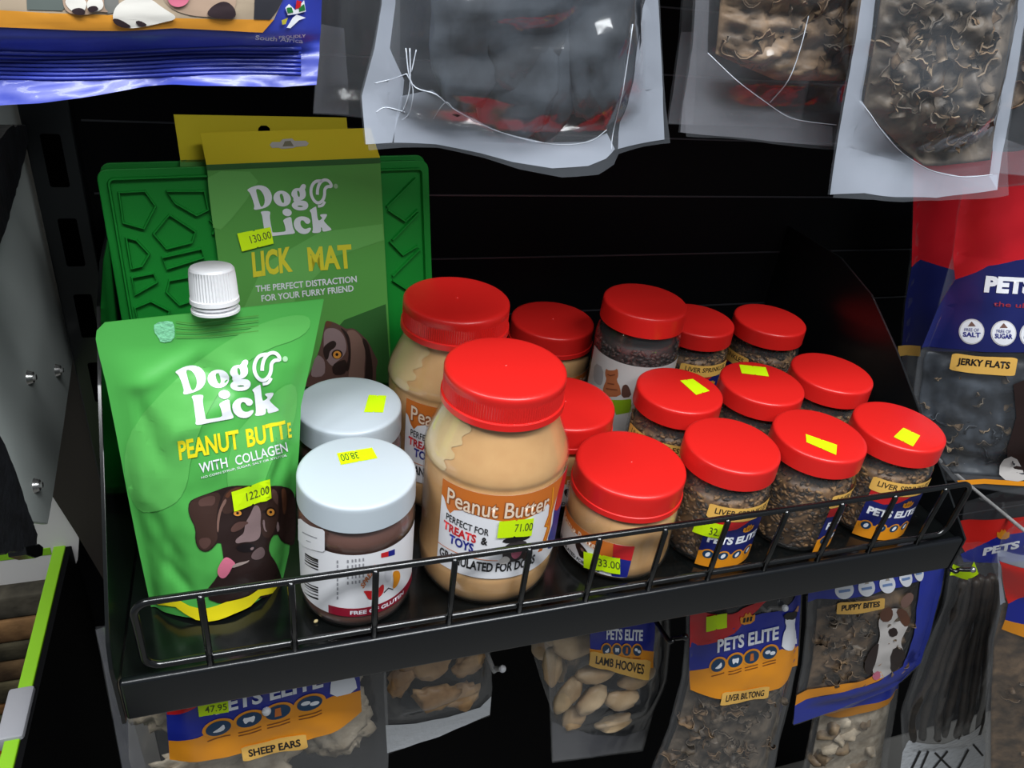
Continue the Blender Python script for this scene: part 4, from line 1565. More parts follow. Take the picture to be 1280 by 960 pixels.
pa.poly([(785, 320), (830, 330), (852, 420), (840, 500), (850, 580), (832, 660), (760, 690), (680, 690), (600, 710), (590, 670), (640, 630), (680, 600), (690, 500), (740, 420), (760, 370)], D4, 6, smooth=2)
pa.poly([(600, 490), (700, 480), (730, 500), (690, 520), (660, 560), (560, 600), (540, 560)], D5, 7, smooth=2)
pa.poly([(860, 480), (885, 460), (890, 560), (915, 590), (880, 580)], D4, 7, smooth=1)
pa.poly([(600, 735), (680, 700), (760, 705), (802, 730), (780, 775), (720, 790), (640, 785), (610, 765)], NOSE, 8, smooth=1)
pa.poly([(740, 745), (780, 735), (770, 765), (745, 770)], D4, 9, smooth=1)
pa.poly([(800, 760), (860, 730), (895, 790), (870, 850), (800, 872), (745, 850), (760, 800)], mat('dog_muzzle', (100, 82, 82), .4), 7, smooth=2)
for (x, y, rx, ry) in ((614, 402, 40, 27), (945, 392, 38, 36)):
    pa.poly(ell(x, y, rx * 1.35, ry * 1.35), NOSE, 7)
    pa.poly(ell(x, y, rx, ry), EYE, 8)
    pa.poly(ell(x, y - 3, 14, 13), NOSE, 9)
pa.poly([(405, 985), (440, 900), (490, 835), (540, 850), (600, 905), (570, 930), (550, 960), (530, 1000), (490, 1050), (440, 1050)], PINK, 8, smooth=2)
pa.poly([(560, 930), (590, 905), (640, 890), (700, 880), (735, 865), (720, 890), (650, 920), (560, 950)], mat('dog_lip', (150, 134, 128), .4), 9, smooth=1)
pa.put('pouch_print', po)
price(ps, 'price_sticker', po, ((292.5, 637.5), (339, 620.5), (337, 597), (289, 613)), '122.00', ((.36, .30), (.96, .30), (.36, .72)), 0.0022)
# spout and cap: stands at the middle of the top seam
top_c = PP.xyz(270, 389)
spv = (PP.V * 1.0).normalized()
rotm = Vector((0, 0, 1)).rotation_difference(spv).to_matrix().to_4x4()


def spin(prof, seg, rib=None):
    bmx = lathe(prof, seg, rib)
    bmesh.ops.transform(bmx, matrix=Matrix.Translation(top_c) @ rotm, verts=bmx.verts)
    return bmx


SK = 0.84


def sp(p):
    return [(r, z * SK) for r, z in p]


put('spout', spin(sp([(0, 0.0002), (0.0115, 0.0002), (0.0115, 0.0006), (0.0150, 0.0008), (0.0150, 0.0028), (0.0118, 0.0030), (0.0118, 0.0048), (0.0142, 0.0050), (0.0142, 0.0066), (0.0118, 0.0068), (0.0118, 0.0095), (0, 0.0095)]), 48), WHITECAP, po, True, angle=35)
put('cap', spin(sp([(0, 0.0362), (0.0110, 0.0362), (0.0128, 0.0354), (0.0137, 0.0338), (0.0141, 0.0300), (0.0145, 0.0200), (0.0147, 0.0120), (0.0151, 0.0115), (0.0152, 0.0082), (0.0125, 0.0080), (0.012, 0.009)]), 96, (0.0118 * SK, 0.0331 * SK, 0.0007)), WHITECAP, po, True, angle=35)


# ================================================================== BAGS
def pets_header(art, quad_px, layer=2, extra_dog=True, red_w=.55, word='PETS ELITE'):
    """printed header: red wave, blue field, orange foot with four round icons"""
    art.quad(*quad_px)
    art.poly([(0, 0), (1, 0), (1, 1), (0, 1)], mat('header_blue', (28, 42, 150), .35), layer)
    art.poly([(0, 1), (0, .52), (.12, .54), (.3, .62), (.5, .76), (.68, .92), (.78, 1)], mat('header_red', (204, 26, 34), .35), layer + 1, smooth=0)
    art.poly([(0, 0), (1, 0), (1, .25), (.85, .26), (.72, .25), (.5, .24), (.25, .22), (0, .22)], ORANGE, layer + 1)
    for k, (x, y) in enumerate(((.26, .225), (.42, .235), (.57, .24), (.735, .25))):
        art.poly(ell(x, y, .085, .105), ORANGE, layer + 2)
        art.poly(ell(x, y, .066, .082), TEAL, layer + 3)
        if k == 0:
            art.poly([(x - .035, y - .03), (x, y - .045), (x + .035, y - .03), (x + .03, y + .04), (x + .01, y + .01), (x - .01, y - .01)], WPRINT, layer + 4, smooth=1)
        elif k == 1:
            art.poly([(x - .035, y + .04), (x, y + .03), (x + .035, y + .04), (x + .022, y - .045), (x, y - .01), (x - .022, y - .045)], WPRINT, layer + 4, smooth=1)
        elif k == 2:
            art.poly([(x - .014, y + .05), (x + .014, y + .05), (x + .018, y - .045), (x - .018, y - .045)], CARAMEL, layer + 4)
        else:
            art.poly(ell(x - .02, y + .015, .025, .024), WPRINT, layer + 4)
            art.poly(ell(x + .025, y - .01, .025, .024), WPRINT, layer + 4)
        for j in range(2 if k else 1):
            art.line([(x - .06, y - .125 - j * .035), (x + .06, y - .115 - j * .035)], .014, mat('brown_small_print', (132, 74, 20), .5), layer + 2)
    art.text(word, (.25, .385), (.81, .40), (.25, .56), WPRINT, layer + 3, 0.035)
    crown(art, lambda x, y: (.52 + x * .12, .68 + y * .17), ORANGE, layer + 3)
    if extra_dog:
        art.poly([(.84, .25), (.985, .25), (.975, .42), (.945, .54), (.955, .66), (.93, .72), (.875, .72), (.86, .62), (.88, .54), (.85, .46)], WPRINT, layer + 3, smooth=1)
        art.poly([(.845, .70), (.87, .73), (.965, .75), (.97, .68), (.94, .64), (.915, .66), (.885, .63), (.86, .66)], BLACKPRINT, layer + 4, smooth=1)
        art.poly([(.94, .74), (.985, .79), (.975, .71)], mat('dog_tan', (190, 140, 100), .5), layer + 4)


def tan_label(art, quad_px, word, layer=2, bold=0.03):
    art.quad(*quad_px)
    art.poly(rrect(0, 1, 0, 1, .10), TAN, layer)
    art.text(word, (.10, .26), (.90, .26), (.10, .76), BLACKPRINT, layer + 1, bold)


def pillow(d, seal=0.06, sb=0.0, wr=0.15, seed=0.0, fold=3.0, kick=0.0):
    def f(x, t):
        e = min(max((min(x, 1 - x) - seal) / 0.28, 0.0), 1.0)
        e = e * (2 - e)
        b = min(max((t - sb) / 0.25, 0.0), 1.0)
        b = b * (2 - b)
        w = 1 + wr * 2.2 * fbm((x * fold, t * fold * 1.3, seed))
        return d * e * b * max(w, 0.05) + kick * max(0.0, 1 - t / .22) ** 1.4 * (0.6 + 0.4 * math.sin(x * 9 + seed)) + 0.0004 + 0.0008 * (1 + fbm((x * 4, t * 6, seed + 9)))
    return f


def wavy(d, amp, seed, k=3.0, seal=.06, sb=0.0):
    base = pillow(d, seal, sb, .12, seed)

    def f(x, t):
        return base(x, t) + amp * math.sin(x * k * 3.1 + seed + t * 1.2)
    return f


def filler(bm, sh_, x0, x1, t0, t1, k, amp, seed, mi=0, slope=None, n=46, fr=7.0):
    """packed mass of dried pieces: lumpy front, closed at the back"""
    F_, B_ = [], []
    for j in range(n + 1):
        rf, rb = [], []
        for i in range(n + 1):
            u, w = i / n, j / n
            x = x0 + (x1 - x0) * u
            tb = t0 + (slope(x) if slope else 0.0)
            t = tb + (t1 - tb) * w
            e = min(min(u, 1 - u) / .08, min(w, 1 - w) / .08, 1.0)
            q = noise.voronoi((x * fr, t * fr * 1.5, seed))[0]
            d = sh_.dep(x, t) * k * e - amp * e * (0.2 + 1.6 * q[0]) + amp * .5 * fbm((x * 18, t * 24, seed)) * e
            a, b = sh_.F(x, t)
            rf.append(bm.verts.new(sh_.pl.pt(a, b, d)))
            rb.append(bm.verts.new(sh_.pl.pt(a, b, min(d - .001, -sh_.dep(x, t) * .4 * e))))
        F_.append(rf)
        B_.append(rb)
    fs = []
    for j in range(n):
        for i in range(n):
            fs.append(bm.faces.new((F_[j][i], F_[j][i + 1], F_[j + 1][i + 1], F_[j + 1][i])))
            fs.append(bm.faces.new((B_[j][i], B_[j + 1][i], B_[j + 1][i + 1], B_[j][i + 1])))
    for i in range(n):
        fs.append(bm.faces.new((F_[0][i], B_[0][i], B_[0][i + 1], F_[0][i + 1])))
        fs.append(bm.faces.new((F_[n][i], F_[n][i + 1], B_[n][i + 1], B_[n][i])))
        fs.append(bm.faces.new((F_[i][0], F_[i + 1][0], B_[i + 1][0], B_[i][0])))
        fs.append(bm.faces.new((F_[i][n], B_[i][n], B_[i + 1][n], F_[i + 1][n])))
    for f in fs:
        f.material_index = mi


# ---- centre clear bag
def clear_bag(name_lbl, plane, L, R, B, dep, seal_art=None, fm=BAGFILM, sm=MILKY, group=None, cat='bag', name='treat_bag', depb=None, res=(30, 34)):
    sh_ = Sheet(plane, L, R, dep, B, depb)
    p0 = sh_.at(0.5, 0.0)
    root = thing(name, p0, name_lbl, cat, group)
    put('bag_film', sh_.mesh(*res), fm, root)
    return root, sh_


def seam_line(root, sh_, pts_px, r=0.0004, m=SEAM, name='gusset_seam'):
    bm = bmesh.new()
    P = []
    for p in cr(pts_px, 5):
        a, b = sh_.px(*p)
        P.append(sh_.pt(a, b, 0.0004))
    tube(bm, P, r, 6)
    return put(name, bm, m, root)


def strips(root, sh_, polys, m=MILKY, name='heat_seal'):
    a = Art(sh_, 0.0005, 0.006)
    a.px()
    for p in polys:
        a.poly(p, m, 0)
    return a.put(name, root)


TOPG = 'clear treat bags hanging above the shelf'
pl1 = Plane((0.15, 0.030, 0.36), 3.0, 0.0)
bg1, s1 = clear_bag('big clear bag of dark dried chews hanging over the centre of the shelf', pl1,
                    [(456, 181), (450, 120), (466, 60), (476, 5), (474, -60), (470, -140)], [(831, 175), (829, 110), (826, 50), (823, -5), (822, -70), (822, -140)],
                    [(456, 181), (500, 181), (545, 182), (600, 193), (640, 204), (690, 212), (735, 209), (758, 199), (768, 189), (800, 181), (831, 175)],
                    pillow(0.026, .07, .10, .22, 3.0, 3.0, 0.014), None, group=TOPG, depb=pillow(0.02, .07, .1, .1, 4.0))
strips(bg1, s1, [[(457, 180), (452, 120), (468, 60), (477, 5), (475, -100), (492, -100), (494, 5), (487, 60), (505, 100), (500, 140), (490, 178)],
                 [(830, 174), (828, 110), (825, 50), (822, -5), (821, -100), (805, -100), (806, 0), (795, 60), (786, 120), (772, 186)],
                 [(492, 178), (500, 120), (540, 112), (565, 134), (620, 163), (680, 178), (730, 177), (758, 166), (768, 186), (757, 198), (735, 207), (690, 210), (640, 202), (600, 191), (545, 180)]])
seam_line(bg1, s1, [(507, 60), (515, 105), (545, 118), (570, 138), (625, 165), (690, 180), (735, 177), (758, 162)], 0.0003)
seam_line(bg1, s1, [(512, 60), (512, 110), (503, 140)], 0.0003)
seam_line(bg1, s1, [(790, 30), (780, 100), (766, 165), (764, 188)], 0.0003)
rng = random.Random(21)
for i, (x, t, sx, sz, ry) in enumerate(((.32, .66, .024, .056, 6), (.46, .50, .026, .060, -4), (.63, .50, .028, .062, 3), (.76, .56, .022, .058, -9), (.54, .74, .034, .06, 4))):
    b = bmesh.new()
    Rm = Matrix((pl1.U, -pl1.N, pl1.V)).transposed() @ Matrix.Rotation(math.radians(ry), 3, 'Y') @ Matrix.Rotation(math.radians(12 * (-1) ** i), 3, 'Z')
    blob(b, s1.at(x, t, -.004 - 0.004 * (i % 3), .35), (sx, 0.0075, sz), rng, Rm, 0.0, .22, 4, 0, 1.9)
    put('dried_chew', b, SLATE, bg1)

for P_ in ([(468, 104), (492, 98), (508, 92)], [(508, 92), (516, 112), (512, 140), (502, 150)], [(520, 62), (514, 90)], [(540, 150), (556, 128), (566, 136)], [(470, 140), (482, 134), (506, 140)]):
    seam_line(bg1, s1, P_, 0.00028, SEAM, 'film_crease')

# clear bag behind at left
pl2 = Plane((0.07, 0.085, 0.36), 0, 0)
bg2, s2 = clear_bag('dull clear bag peeking out between the blue bag and the big centre bag', pl2,
                    [(391, 142), (394, 100), (400, 40), (404, -80)], [(500, 152), (500, 100), (500, 40), (500, -80)],
                    [(391, 142), (425, 144), (500, 152)], pillow(0.006, .06, .1, .2, 5.0), None, BAGFILM2, group=TOPG, res=(14, 14))
strips(bg2, s2, [[(392, 141), (395, 100), (401, 30), (430, 35), (436, 143)]], MILKY2)
# clear bag in the middle right and the one just behind it
pl3 = Plane((0.34, 0.075, 0.36), 2.0, 0)
bg3, s3 = clear_bag('clear bag of dark jerky hanging right of the centre bag, partly behind the right one', pl3,
                    [(849, 166), (856, 110), (864, 60), (868, 0), (872, -90)], [(1062, 186), (1072, 110), (1080, 60), (1088, 0), (1096, -90)],
                    [(849, 166), (900, 171), (960, 177), (1030, 183), (1062, 186)], pillow(0.020, .08, .16, .18, 8.0, 3.0, 0.008), None, BAGFILM2, group=TOPG, depb=pillow(0.016, .07, .1, .1, 4.0))
strips(bg3, s3, [[(850, 165), (857, 110), (865, 60), (869, 0), (886, 0), (884, 66), (920, 100), (960, 132), (1000, 150), (1040, 158), (1040, 182), (960, 176), (900, 170)]], MILKY2)
seam_line(bg3, s3, [(884, 66), (920, 100), (960, 130), (985, 146), (1010, 152), (1045, 156)], 0.0003)
seam_line(bg3, s3, [(1010, 20), (1000, 60), (985, 100), (962, 128)], 0.0003)
rng = random.Random(31)
b = bmesh.new()
filler(b, s3, .14, .95, .30, .99, .7, .006, 3.0, 0, lambda x: .45 * max(0, .5 - x))
for k in range(46):
    x, t = rng.uniform(.18, .86), rng.uniform(.36, .92)
    if t < .34 + .4 * max(0, .4 - x):
        continue
    Rm = Matrix((pl3.U, -pl3.N, pl3.V)).transposed() @ Matrix.Rotation(rng.uniform(-.7, .7), 3, 'Y') @ Matrix.Rotation(rng.uniform(-.5, .5), 3, 'X') @ Matrix.Rotation(rng.uniform(0, 3), 3, 'Z')
    curl(b, s3.at(x, t, -.008, .35), rng.uniform(.022, .04), rng.uniform(.010, .016), rng, Rm, rng.choice((0, 0, 0, 1)))
x_ = put('dried_meat_strips', b, [DRY1, DRY2], bg3)
x_['kind'] = 'stuff'
pl3b = Plane((0.34, 0.110, 0.36), 2.0, 0)
bg3b, s3b = clear_bag('thin clear bag edge showing just left of the dark jerky bag, behind it', pl3b,
                      [(834, 155), (842, 100), (850, 40), (856, -60)], [(1000, 160), (1010, 100), (1020, 40), (1030, -60)], None, pillow(0.004, .06, .1, .2, 6.0), None, BAGFILM2, group=TOPG, res=(12, 12))
strips(bg3b, s3b, [[(835, 154), (843, 100), (851, 40), (870, 40), (866, 156)]], MILKY2)

# right clear bag full of curls
pl4 = Plane((0.44, 0.030, 0.33), -3.0, 0)
bg4, s4 = clear_bag('clear bag of curly brown tripe hanging at the upper right, lowest of the top row', pl4,
                    [(1036, 244), (1045, 180), (1057, 110), (1068, 50), (1078, -20), (1090, -110)], [(1247, 238), (1258, 170), (1268, 110), (1279, 40), (1290, -20), (1303, -110)],
                    [(1036, 244), (1080, 243), (1120, 248), (1170, 249), (1210, 244), (1247, 238)],
                    pillow(0.024, .09, .16, .16, 12.0, 3.0, 0.010), None, group=TOPG, depb=pillow(0.02, .07, .1, .1, 4.0))
strips(bg4, s4, [[(1037, 243), (1046, 180), (1058, 110), (1069, 50), (1079, -20), (1096, -20), (1088, 50), (1076, 125), (1090, 150), (1120, 185), (1160, 212), (1200, 220), (1246, 218), (1246, 237), (1210, 242), (1170, 247), (1120, 246), (1080, 241)],
                 [(1246, 237), (1257, 170), (1267, 110), (1278, 40), (1289, -20), (1276, -20), (1262, 60), (1250, 120), (1240, 190), (1236, 220)]])
seam_line(bg4, s4, [(1074, 126), (1090, 148), (1120, 184), (1145, 203), (1170, 215), (1205, 221), (1240, 218)], 0.0003)
rng = random.Random(41)
b = bmesh.new()
filler(b, s4, .12, .92, .12, .99, .75, .007, 5.0, 0, lambda x: .50 * max(0, .52 - x), 64, 8.0)
for k in range(170):
    x, t = rng.uniform(.18, .76), rng.uniform(.19, .92)
    if t < .19 + .55 * max(0, .5 - x):
        continue
    Rm = Matrix((pl4.U, -pl4.N, pl4.V)).transposed() @ Matrix.Rotation(rng.uniform(-1.5, 1.5), 3, 'Y') @ Matrix.Rotation(rng.uniform(-.6, .6), 3, 'X') @ Matrix.Rotation(rng.uniform(0, 3), 3, 'Z')
    curl(b, s4.at(x, t, -.005 - rng.uniform(0, .006), .45), rng.uniform(.018, .030), rng.uniform(.010, .018), rng, Rm, rng.choice((0, 0, 1, 2)))
x_ = put('dried_tripe_curls', b, [DRY2, DRY1, DRY3], bg4)
x_['kind'] = 'stuff'
pl5 = Plane((0.56, 0.10, 0.33), 0, 0)
bg5, s5 = clear_bag('clear bag cut off by the right edge, behind the curly tripe bag', pl5,
                    [(1240, 216), (1250, 150), (1258, 80), (1266, -60)], [(1400, 232), (1408, 150), (1414, 80), (1420, -60)], None, pillow(0.010, .06, .15, .2, 16.0), None, BAGFILM2, group=TOPG, res=(14, 16))
strips(bg5, s5, [[(1241, 215), (1247, 170), (1300, 190), (1360, 200), (1380, 230)]], MILKY2)
b = bmesh.new()
for k in range(14):
    x, t = rng.uniform(.1, .9), rng.uniform(.4, .95)
    Rm = Matrix.Rotation(rng.uniform(-1.5, 1.5), 3, 'Y') @ Matrix.Rotation(rng.uniform(0, 3), 3, 'Z')
    curl(b, s5.at(x, t, -.004, .5), .03, .014, rng, Rm, 0)
x_ = put('dried_meat_strips', b, [DRY1], bg5)
x_['kind'] = 'stuff'

# ---- blue printed bag upper left
pl6 = Plane((-0.02, 0.030, 0.37), 2.0, 4.0)


def blue_dep(x, t):
    e = min(max((min(x, 1 - x)) / 0.2, 0.0), 1.0)
    e = e * (2 - e)
    b = min(max((t - .30) / 0.3, 0.0), 1.0)
    w = 0.0026 * math.sin(x * 17 + 1.5) * (1 - min(t / .5, 1)) + 0.0014 * fbm((x * 9, t * 9, 4)) * (1 if t < .45 else .4)
    kick = (0.015 - 0.005 * x) * max(0.0, 1 - t / .42)
    return 0.0025 + 0.022 * e * b * (2 - b) + w + kick


s6 = Sheet(pl6, [(-150, 142), (-152, 90), (-155, 40), (-158, -60), (-160, -180)], [(392, 102), (397, 70), (400, 40), (403, -40), (404, -180)], blue_dep,
           [(-150, 142), (-60, 132), (0, 126), (60, 121), (130, 112), (180, 104), (220, 100), (300, 102), (350, 105), (392, 102)], lambda x, t: 0.004)
bb = thing('treat_bag', s6.at(.5, 0), 'royal blue printed bag with white dog paws on an orange band, upper left', 'bag')
put('bag_body', s6.mesh(64, 44), BLUEBAG, bb)
# crimped seal ribs
g = bmesh.new()
for k in range(7):
    P = []
    for i in range(41):
        u = -40 + i * 10.4
        v = 64 + k * 5.2 + (5 if u < 60 else 0) * 0 - 0.012 * (u - 100) + 2.5 * math.sin(u / 60)
        a, b_ = s6.px(u, v)
        P.append(s6.pt(a, b_, 0.0006))
    tube(g, P, 0.00085, 5)
put('crimped_seal', g, BLUEBAG, bb)
a6 = Art(s6, 0.0005, 0.005)
a6.zoomed(0, 0, 3.2)
a6.poly([(-200, 40), (0, 40), (200, 52), (330, 55), (500, 62), (700, 72), (900, 76), (1095, 78), (1050, 130), (900, 122), (700, 112), (500, 124), (330, 122), (150, 114), (-200, 100)], mat('bag_orange', (232, 158, 56), .3), 1)
a6.poly([(-200, -300), (1180, -300), (1130, 0), (1095, 78), (900, 76), (700, 72), (500, 62), (330, 55), (200, 52), (0, 40), (-200, 36)], mat('bag_photo_beige', (176, 158, 136), .3), 1)
a6.poly([(100, -200), (250, -200), (260, 30), (250, 42), (110, 38)], mat('bag_photo_grey', (96, 104, 100), .3), 2)
a6.poly([(420, -40), (470, -40), (480, 45), (430, 55), (412, 20)], mat('bag_photo_grey2', (120, 120, 116), .3), 2)
a6.poly([(1020, -60), (1160, -60), (1110, 40), (1080, 78), (1015, 76)], mat('bag_photo_dark', (52, 52, 58), .3), 2)
FUR, FUR2 = mat('white_fur_print', (226, 222, 214), .35), mat('tan_fur_print', (176, 150, 130), .35)
PAD = mat('dark_pad_print', (52, 40, 44), .35)
a6.poly([(640, -60), (950, -60), (940, 60), (860, 70), (740, 60), (660, 20)], FUR2, 2, smooth=2)
a6.poly([(255, -60), (420, -60), (415, 30), (440, 50), (400, 45), (340, 62), (270, 52), (250, 10)], FUR2, 3, smooth=2)
a6.poly([(255, 0), (300, -20), (350, 0), (345, 35), (330, 52), (285, 45)], FUR, 4, smooth=2)
a6.poly([(345, 0), (400, -20), (420, 20), (400, 45), (355, 48)], FUR, 4, smooth=2)
a6.poly([(285, 38), (320, 28), (345, 40), (340, 60), (300, 58)], PAD, 5, smooth=2)
a6.poly([(350, 28), (385, 20), (400, 38), (360, 52)], PAD, 5, smooth=2)
a6.poly([(450, 60), (470, 15), (530, -15), (600, -10), (650, 30), (720, 72), (640, 92), (560, 110), (500, 112), (460, 95)], FUR, 4, smooth=2)
a6.poly([(450, 72), (480, 75), (535, 108), (495, 112), (460, 95)], PAD, 5, smooth=1)
a6.poly([(540, 85), (560, 80), (595, 100), (560, 108)], PAD, 5, smooth=1)
a6.poly([(665, -20), (700, -40), (760, -30), (755, 10), (720, 30), (680, 20)], PINK, 5, smooth=2)
a6.poly([(820, 60), (850, 20), (900, 0), (940, 30), (945, 74), (880, 76)], PAD, 4, smooth=2)
# flag motif and words
a6.poly([(1140, 30), (1155, 15), (1180, 40), (1215, 0), (1222, 45), (1185, 55), (1150, 60)], WPRINT, 3)
a6.poly([(1180, 35), (1185, 0), (1205, 5), (1200, 30)], REDPRINT, 4)
a6.poly([(1195, 30), (1215, 15), (1220, 40), (1195, 46)], mat('flag_green', (40, 120, 60), .4), 4)
a6.poly([(1145, 30), (1165, 28), (1172, 48), (1150, 52)], mat('flag_green', (40, 120, 60), .4), 4)
a6.poly([(1125, 80), (1150, 70), (1142, 95), (1128, 98)], mat('flag_gold', (190, 180, 60), .4), 4)
a6.poly([(1145, 110), (1170, 70), (1185, 58), (1222, 70), (1195, 80), (1160, 112)], WPRINT, 3)
a6.text('PROUDLY', (1115, 155), (1222, 148), (1115, 143), WPRINT, 3, .02)
a6.text('South Africa', (1020, 158), (1210, 172), (1022, 140), WPRINT, 3, 0.02)
a6.put('bag_print', bb)

# ---- right neighbour: JERKY FLATS pouch and the one behind
pl7 = Plane((0.72, 0.16, 0.1), -30.0, 4.0)
bg7, s7 = clear_bag('printed jerky flats pouch, red and navy over a clear window, at the right edge', pl7,
                    [(1197, 606), (1170, 575), (1150, 545), (1141, 500), (1147, 450), (1172, 385), (1190, 320), (1196, 270), (1203, 232)],
                    [(1420, 640), (1424, 575), (1424, 545), (1424, 500), (1424, 450), (1424, 385), (1424, 320), (1424, 270), (1424, 200)],
                    None, pillow(0.022, .03, .10, .10, 20.0), None, BAGFILM2, name='treat_pouch', cat='pouch', res=(26, 40))
a7 = Art(s7, 0.0006, 0.008)
a7.px()
RB, NB = mat('jerky_red', (196, 26, 38), .32), mat('jerky_navy', (30, 36, 96), .32)
a7.poly([(1204, 234), (1420, 205), (1420, 300), (1300, 322), (1270, 325), (1235, 332), (1220, 340), (1194, 349), (1191, 318), (1197, 270)], RB, 1)
a7.poly([(1194, 349), (1220, 340), (1235, 332), (1270, 325), (1300, 322), (1420, 300), (1420, 450), (1290, 440), (1200, 436), (1152, 434), (1172, 385)], NB, 1)
a7.text('PETS ELITE', (1229, 365), (1370, 372), (1232, 344), WPRINT, 3, 0.06)
a7.text('the ultimate treat', (1241, 382), (1360, 390), (1242, 376), mat('dull_red_print', (150, 40, 60), .5), 3, 0.01)
for k, (x, y, w) in enumerate(((1214, 414, 'SALT'), (1254, 416, 'SUGAR'), (1290, 418, 'GLUTEN'))):
    a7.poly(ell(x, y, 16, 16), mat('round_badge', (206, 204, 206), .4), 2)
    a7.poly(ell(x, y, 14.5, 14.5), WPRINT, 3)
    a7.text(w, (x - 11, y + 6), (x + 11, y + 7), (x - 11, y), BLUEPRINT, 4, 0.03)
    a7.text('FREE OF', (x - 9, y - 1), (x + 9, y), (x - 9, y - 5), BLUEPRINT, 4, 0.0)
    a7.poly([(x - 5, y - 7), (x, y - 13), (x + 5, y - 7)], D3, 4)
# lower band and dog
a7.poly([(1196, 600), (1230, 598), (1300, 602), (1420, 600), (1420, 606), (1300, 608), (1230, 604), (1199, 606)], ORANGE, 2)
a7.poly([(1262, 600), (1258, 560), (1270, 520), (1266, 480), (1290, 470), (1330, 600)], D2, 2)
a7.poly([(1248, 598), (1250, 575), (1268, 568), (1280, 590), (1280, 602)], mat('dog_pale', (206, 200, 196), 0.4), 3, smooth=1)
a7.put('pouch_print', bg7)
a7b = Art(s7, 0.0010, 0.008)
tan_label(a7b, ((1186, 462), (1268, 470), (1272, 447), (1190, 441)), 'JERKY FLATS', 0, 0.03)
a7b.put('flavour_sticker', bg7)
rng = random.Random(51)
b = bmesh.new()
filler(b, s7, .03, .66, .06, .52, .8, .006, 7.0, 0)
for k in range(60):
    x, t = rng.uniform(.05, .62), rng.uniform(.08, .52)
    Rm = Matrix((pl7.U, -pl7.N, pl7.V)).transposed() @ Matrix.Rotation(rng.uniform(-1.5, 1.5), 3, 'Y') @ Matrix.Rotation(rng.uniform(-.5, .5), 3, 'X') @ Matrix.Rotation(rng.uniform(0, 3), 3, 'Z')
    curl(b, s7.at(x, t, -.008, .55), rng.uniform(.016, .03), rng.uniform(.010, .018), rng, Rm, rng.choice((0, 0, 1, 2)))
x_ = put('dried_flats', b, [SLATE, DRY2, DRY3], bg7)
x_['kind'] = 'stuff'
pl8 = Plane((0.78, 0.28, 0.1), -12.0, 0.0)
bg8, s8 = clear_bag('shaded red and navy pouch hanging behind the jerky flats pouch', pl8,
                    [(1150, 600), (1140, 520), (1126, 440), (1130, 380), (1138, 320), (1141, 240), (1142, 180)],
                    [(1290, 600), (1290, 520), (1290, 440), (1290, 380), (1290, 320), (1290, 240), (1290, 180)], None, pillow(0.014, .04, .1, .1, 25.0), None, BAGFILM2, name='treat_pouch', cat='pouch', res=(16, 24))
a8_ = Art(s8, 0.0006, 0.008)
a8_.px()
a8_.poly([(1142, 185), (1288, 185), (1288, 330), (1196, 338), (1150, 324), (1139, 334), (1141, 260)], RB, 1)
a8_.poly([(1139, 334), (1150, 324), (1196, 338), (1288, 330), (1288, 434), (1127, 432), (1131, 380)], NB, 1)
a8_.poly([(1122, 432), (1150, 432), (1150, 445), (1122, 445)], TAN, 2)
a8_.put('pouch_print', bg8)


# ---- lower row
def hook(tip_px, y_tip, m, tipm, lbl, right=0.006, bendz=0.012, ln=None, r=0.0026):
    T = Plane((0, y_tip, 0)).xyz(*tip_px)
    h = thing('display_hook', (T.x, YB, T.z), lbl, 'hook')
    bm = bmesh.new()
    tube(bm, cr([(T.x - right, YB - 0.001, T.z - bendz + .004), (T.x - right, (y_tip + YB) / 2, T.z - bendz), (T.x - right, y_tip + 0.02, T.z - bendz), (T.x - right * .5, y_tip + 0.008, T.z - bendz * .7), tuple(T)], 5), r, 10)
    put('rod', bm, m, h)
    bm = bmesh.new()
    bmesh.ops.create_uvsphere(bm, u_segments=16, v_segments=10, radius=r * 1.45, matrix=Matrix.Translation(T))
    put('tip', bm, tipm, h)
    bm = bmesh.new()
    box(bm, T.x - right - 0.012, T.x - right + 0.012, YB - 0.004, YB - 0.0005, T.z - bendz - 0.016, T.z - bendz + 0.020, 0.001)
    put('base_plate', bm, BLACK, h, False)
    return h


LOWG = 'hanging bags below the shelf'
# sheep ears
pl9 = Plane((0.0, 0.060, -0.1), 0, 0)
bg9, s9 = clear_bag('clear bag of sheep ears with blue and orange header at lower left', pl9,
                    [(196, 1160), (176, 1060), (158, 990), (143, 910), (130, 840), (119, 785)], [(486, 1090), (484, 1000), (486, 930), (484, 870), (480, 800), (476, 740)],
                    None, pillow(0.026, .05, .08, .12, 30.0), None, BAGFILM2, group=LOWG)
strips(bg9, s9, [[(131, 838), (120, 787), (132, 782), (150, 836), (168, 905), (190, 985), (176, 1000), (158, 985), (144, 910)]], MILKY2)
rng = random.Random(61)
for i, (u, v, sx, sz, ry) in enumerate(((208, 905, .026, .034, 20), (250, 990, .034, .040, -15), (330, 985, .032, .044, 10), (425, 930, .030, .046, -8), (300, 900, .030, .04, 5), (455, 850, .018, .03, 30))):
    b = bmesh.new()
    a_, b_ = s9.px(u, v)
    x, t = s9.inv(a_, b_)
    x = min(max(x, .16), .84)
    Rm = Matrix.Rotation(math.radians(ry), 3, 'Y') @ Matrix.Rotation(math.radians(rng.uniform(-14, 14)), 3, 'X')
    blob(b, s9.at(x, t, -.004 - .003 * (i % 3), .25), (sx, .0075, sz), rng, Rm, 0.0, .5, 4, 0, 2.2)
    put('dried_ear', b, EAR, bg9)
a9 = Art(s9, 0.0007, 0.006)
pets_header(a9, ((212, 948), (452, 888), (446, 782), (206, 840)), 0)
a9.put('header_card', bg9)
a9 = Art(s9, 0.0018, 0.006)
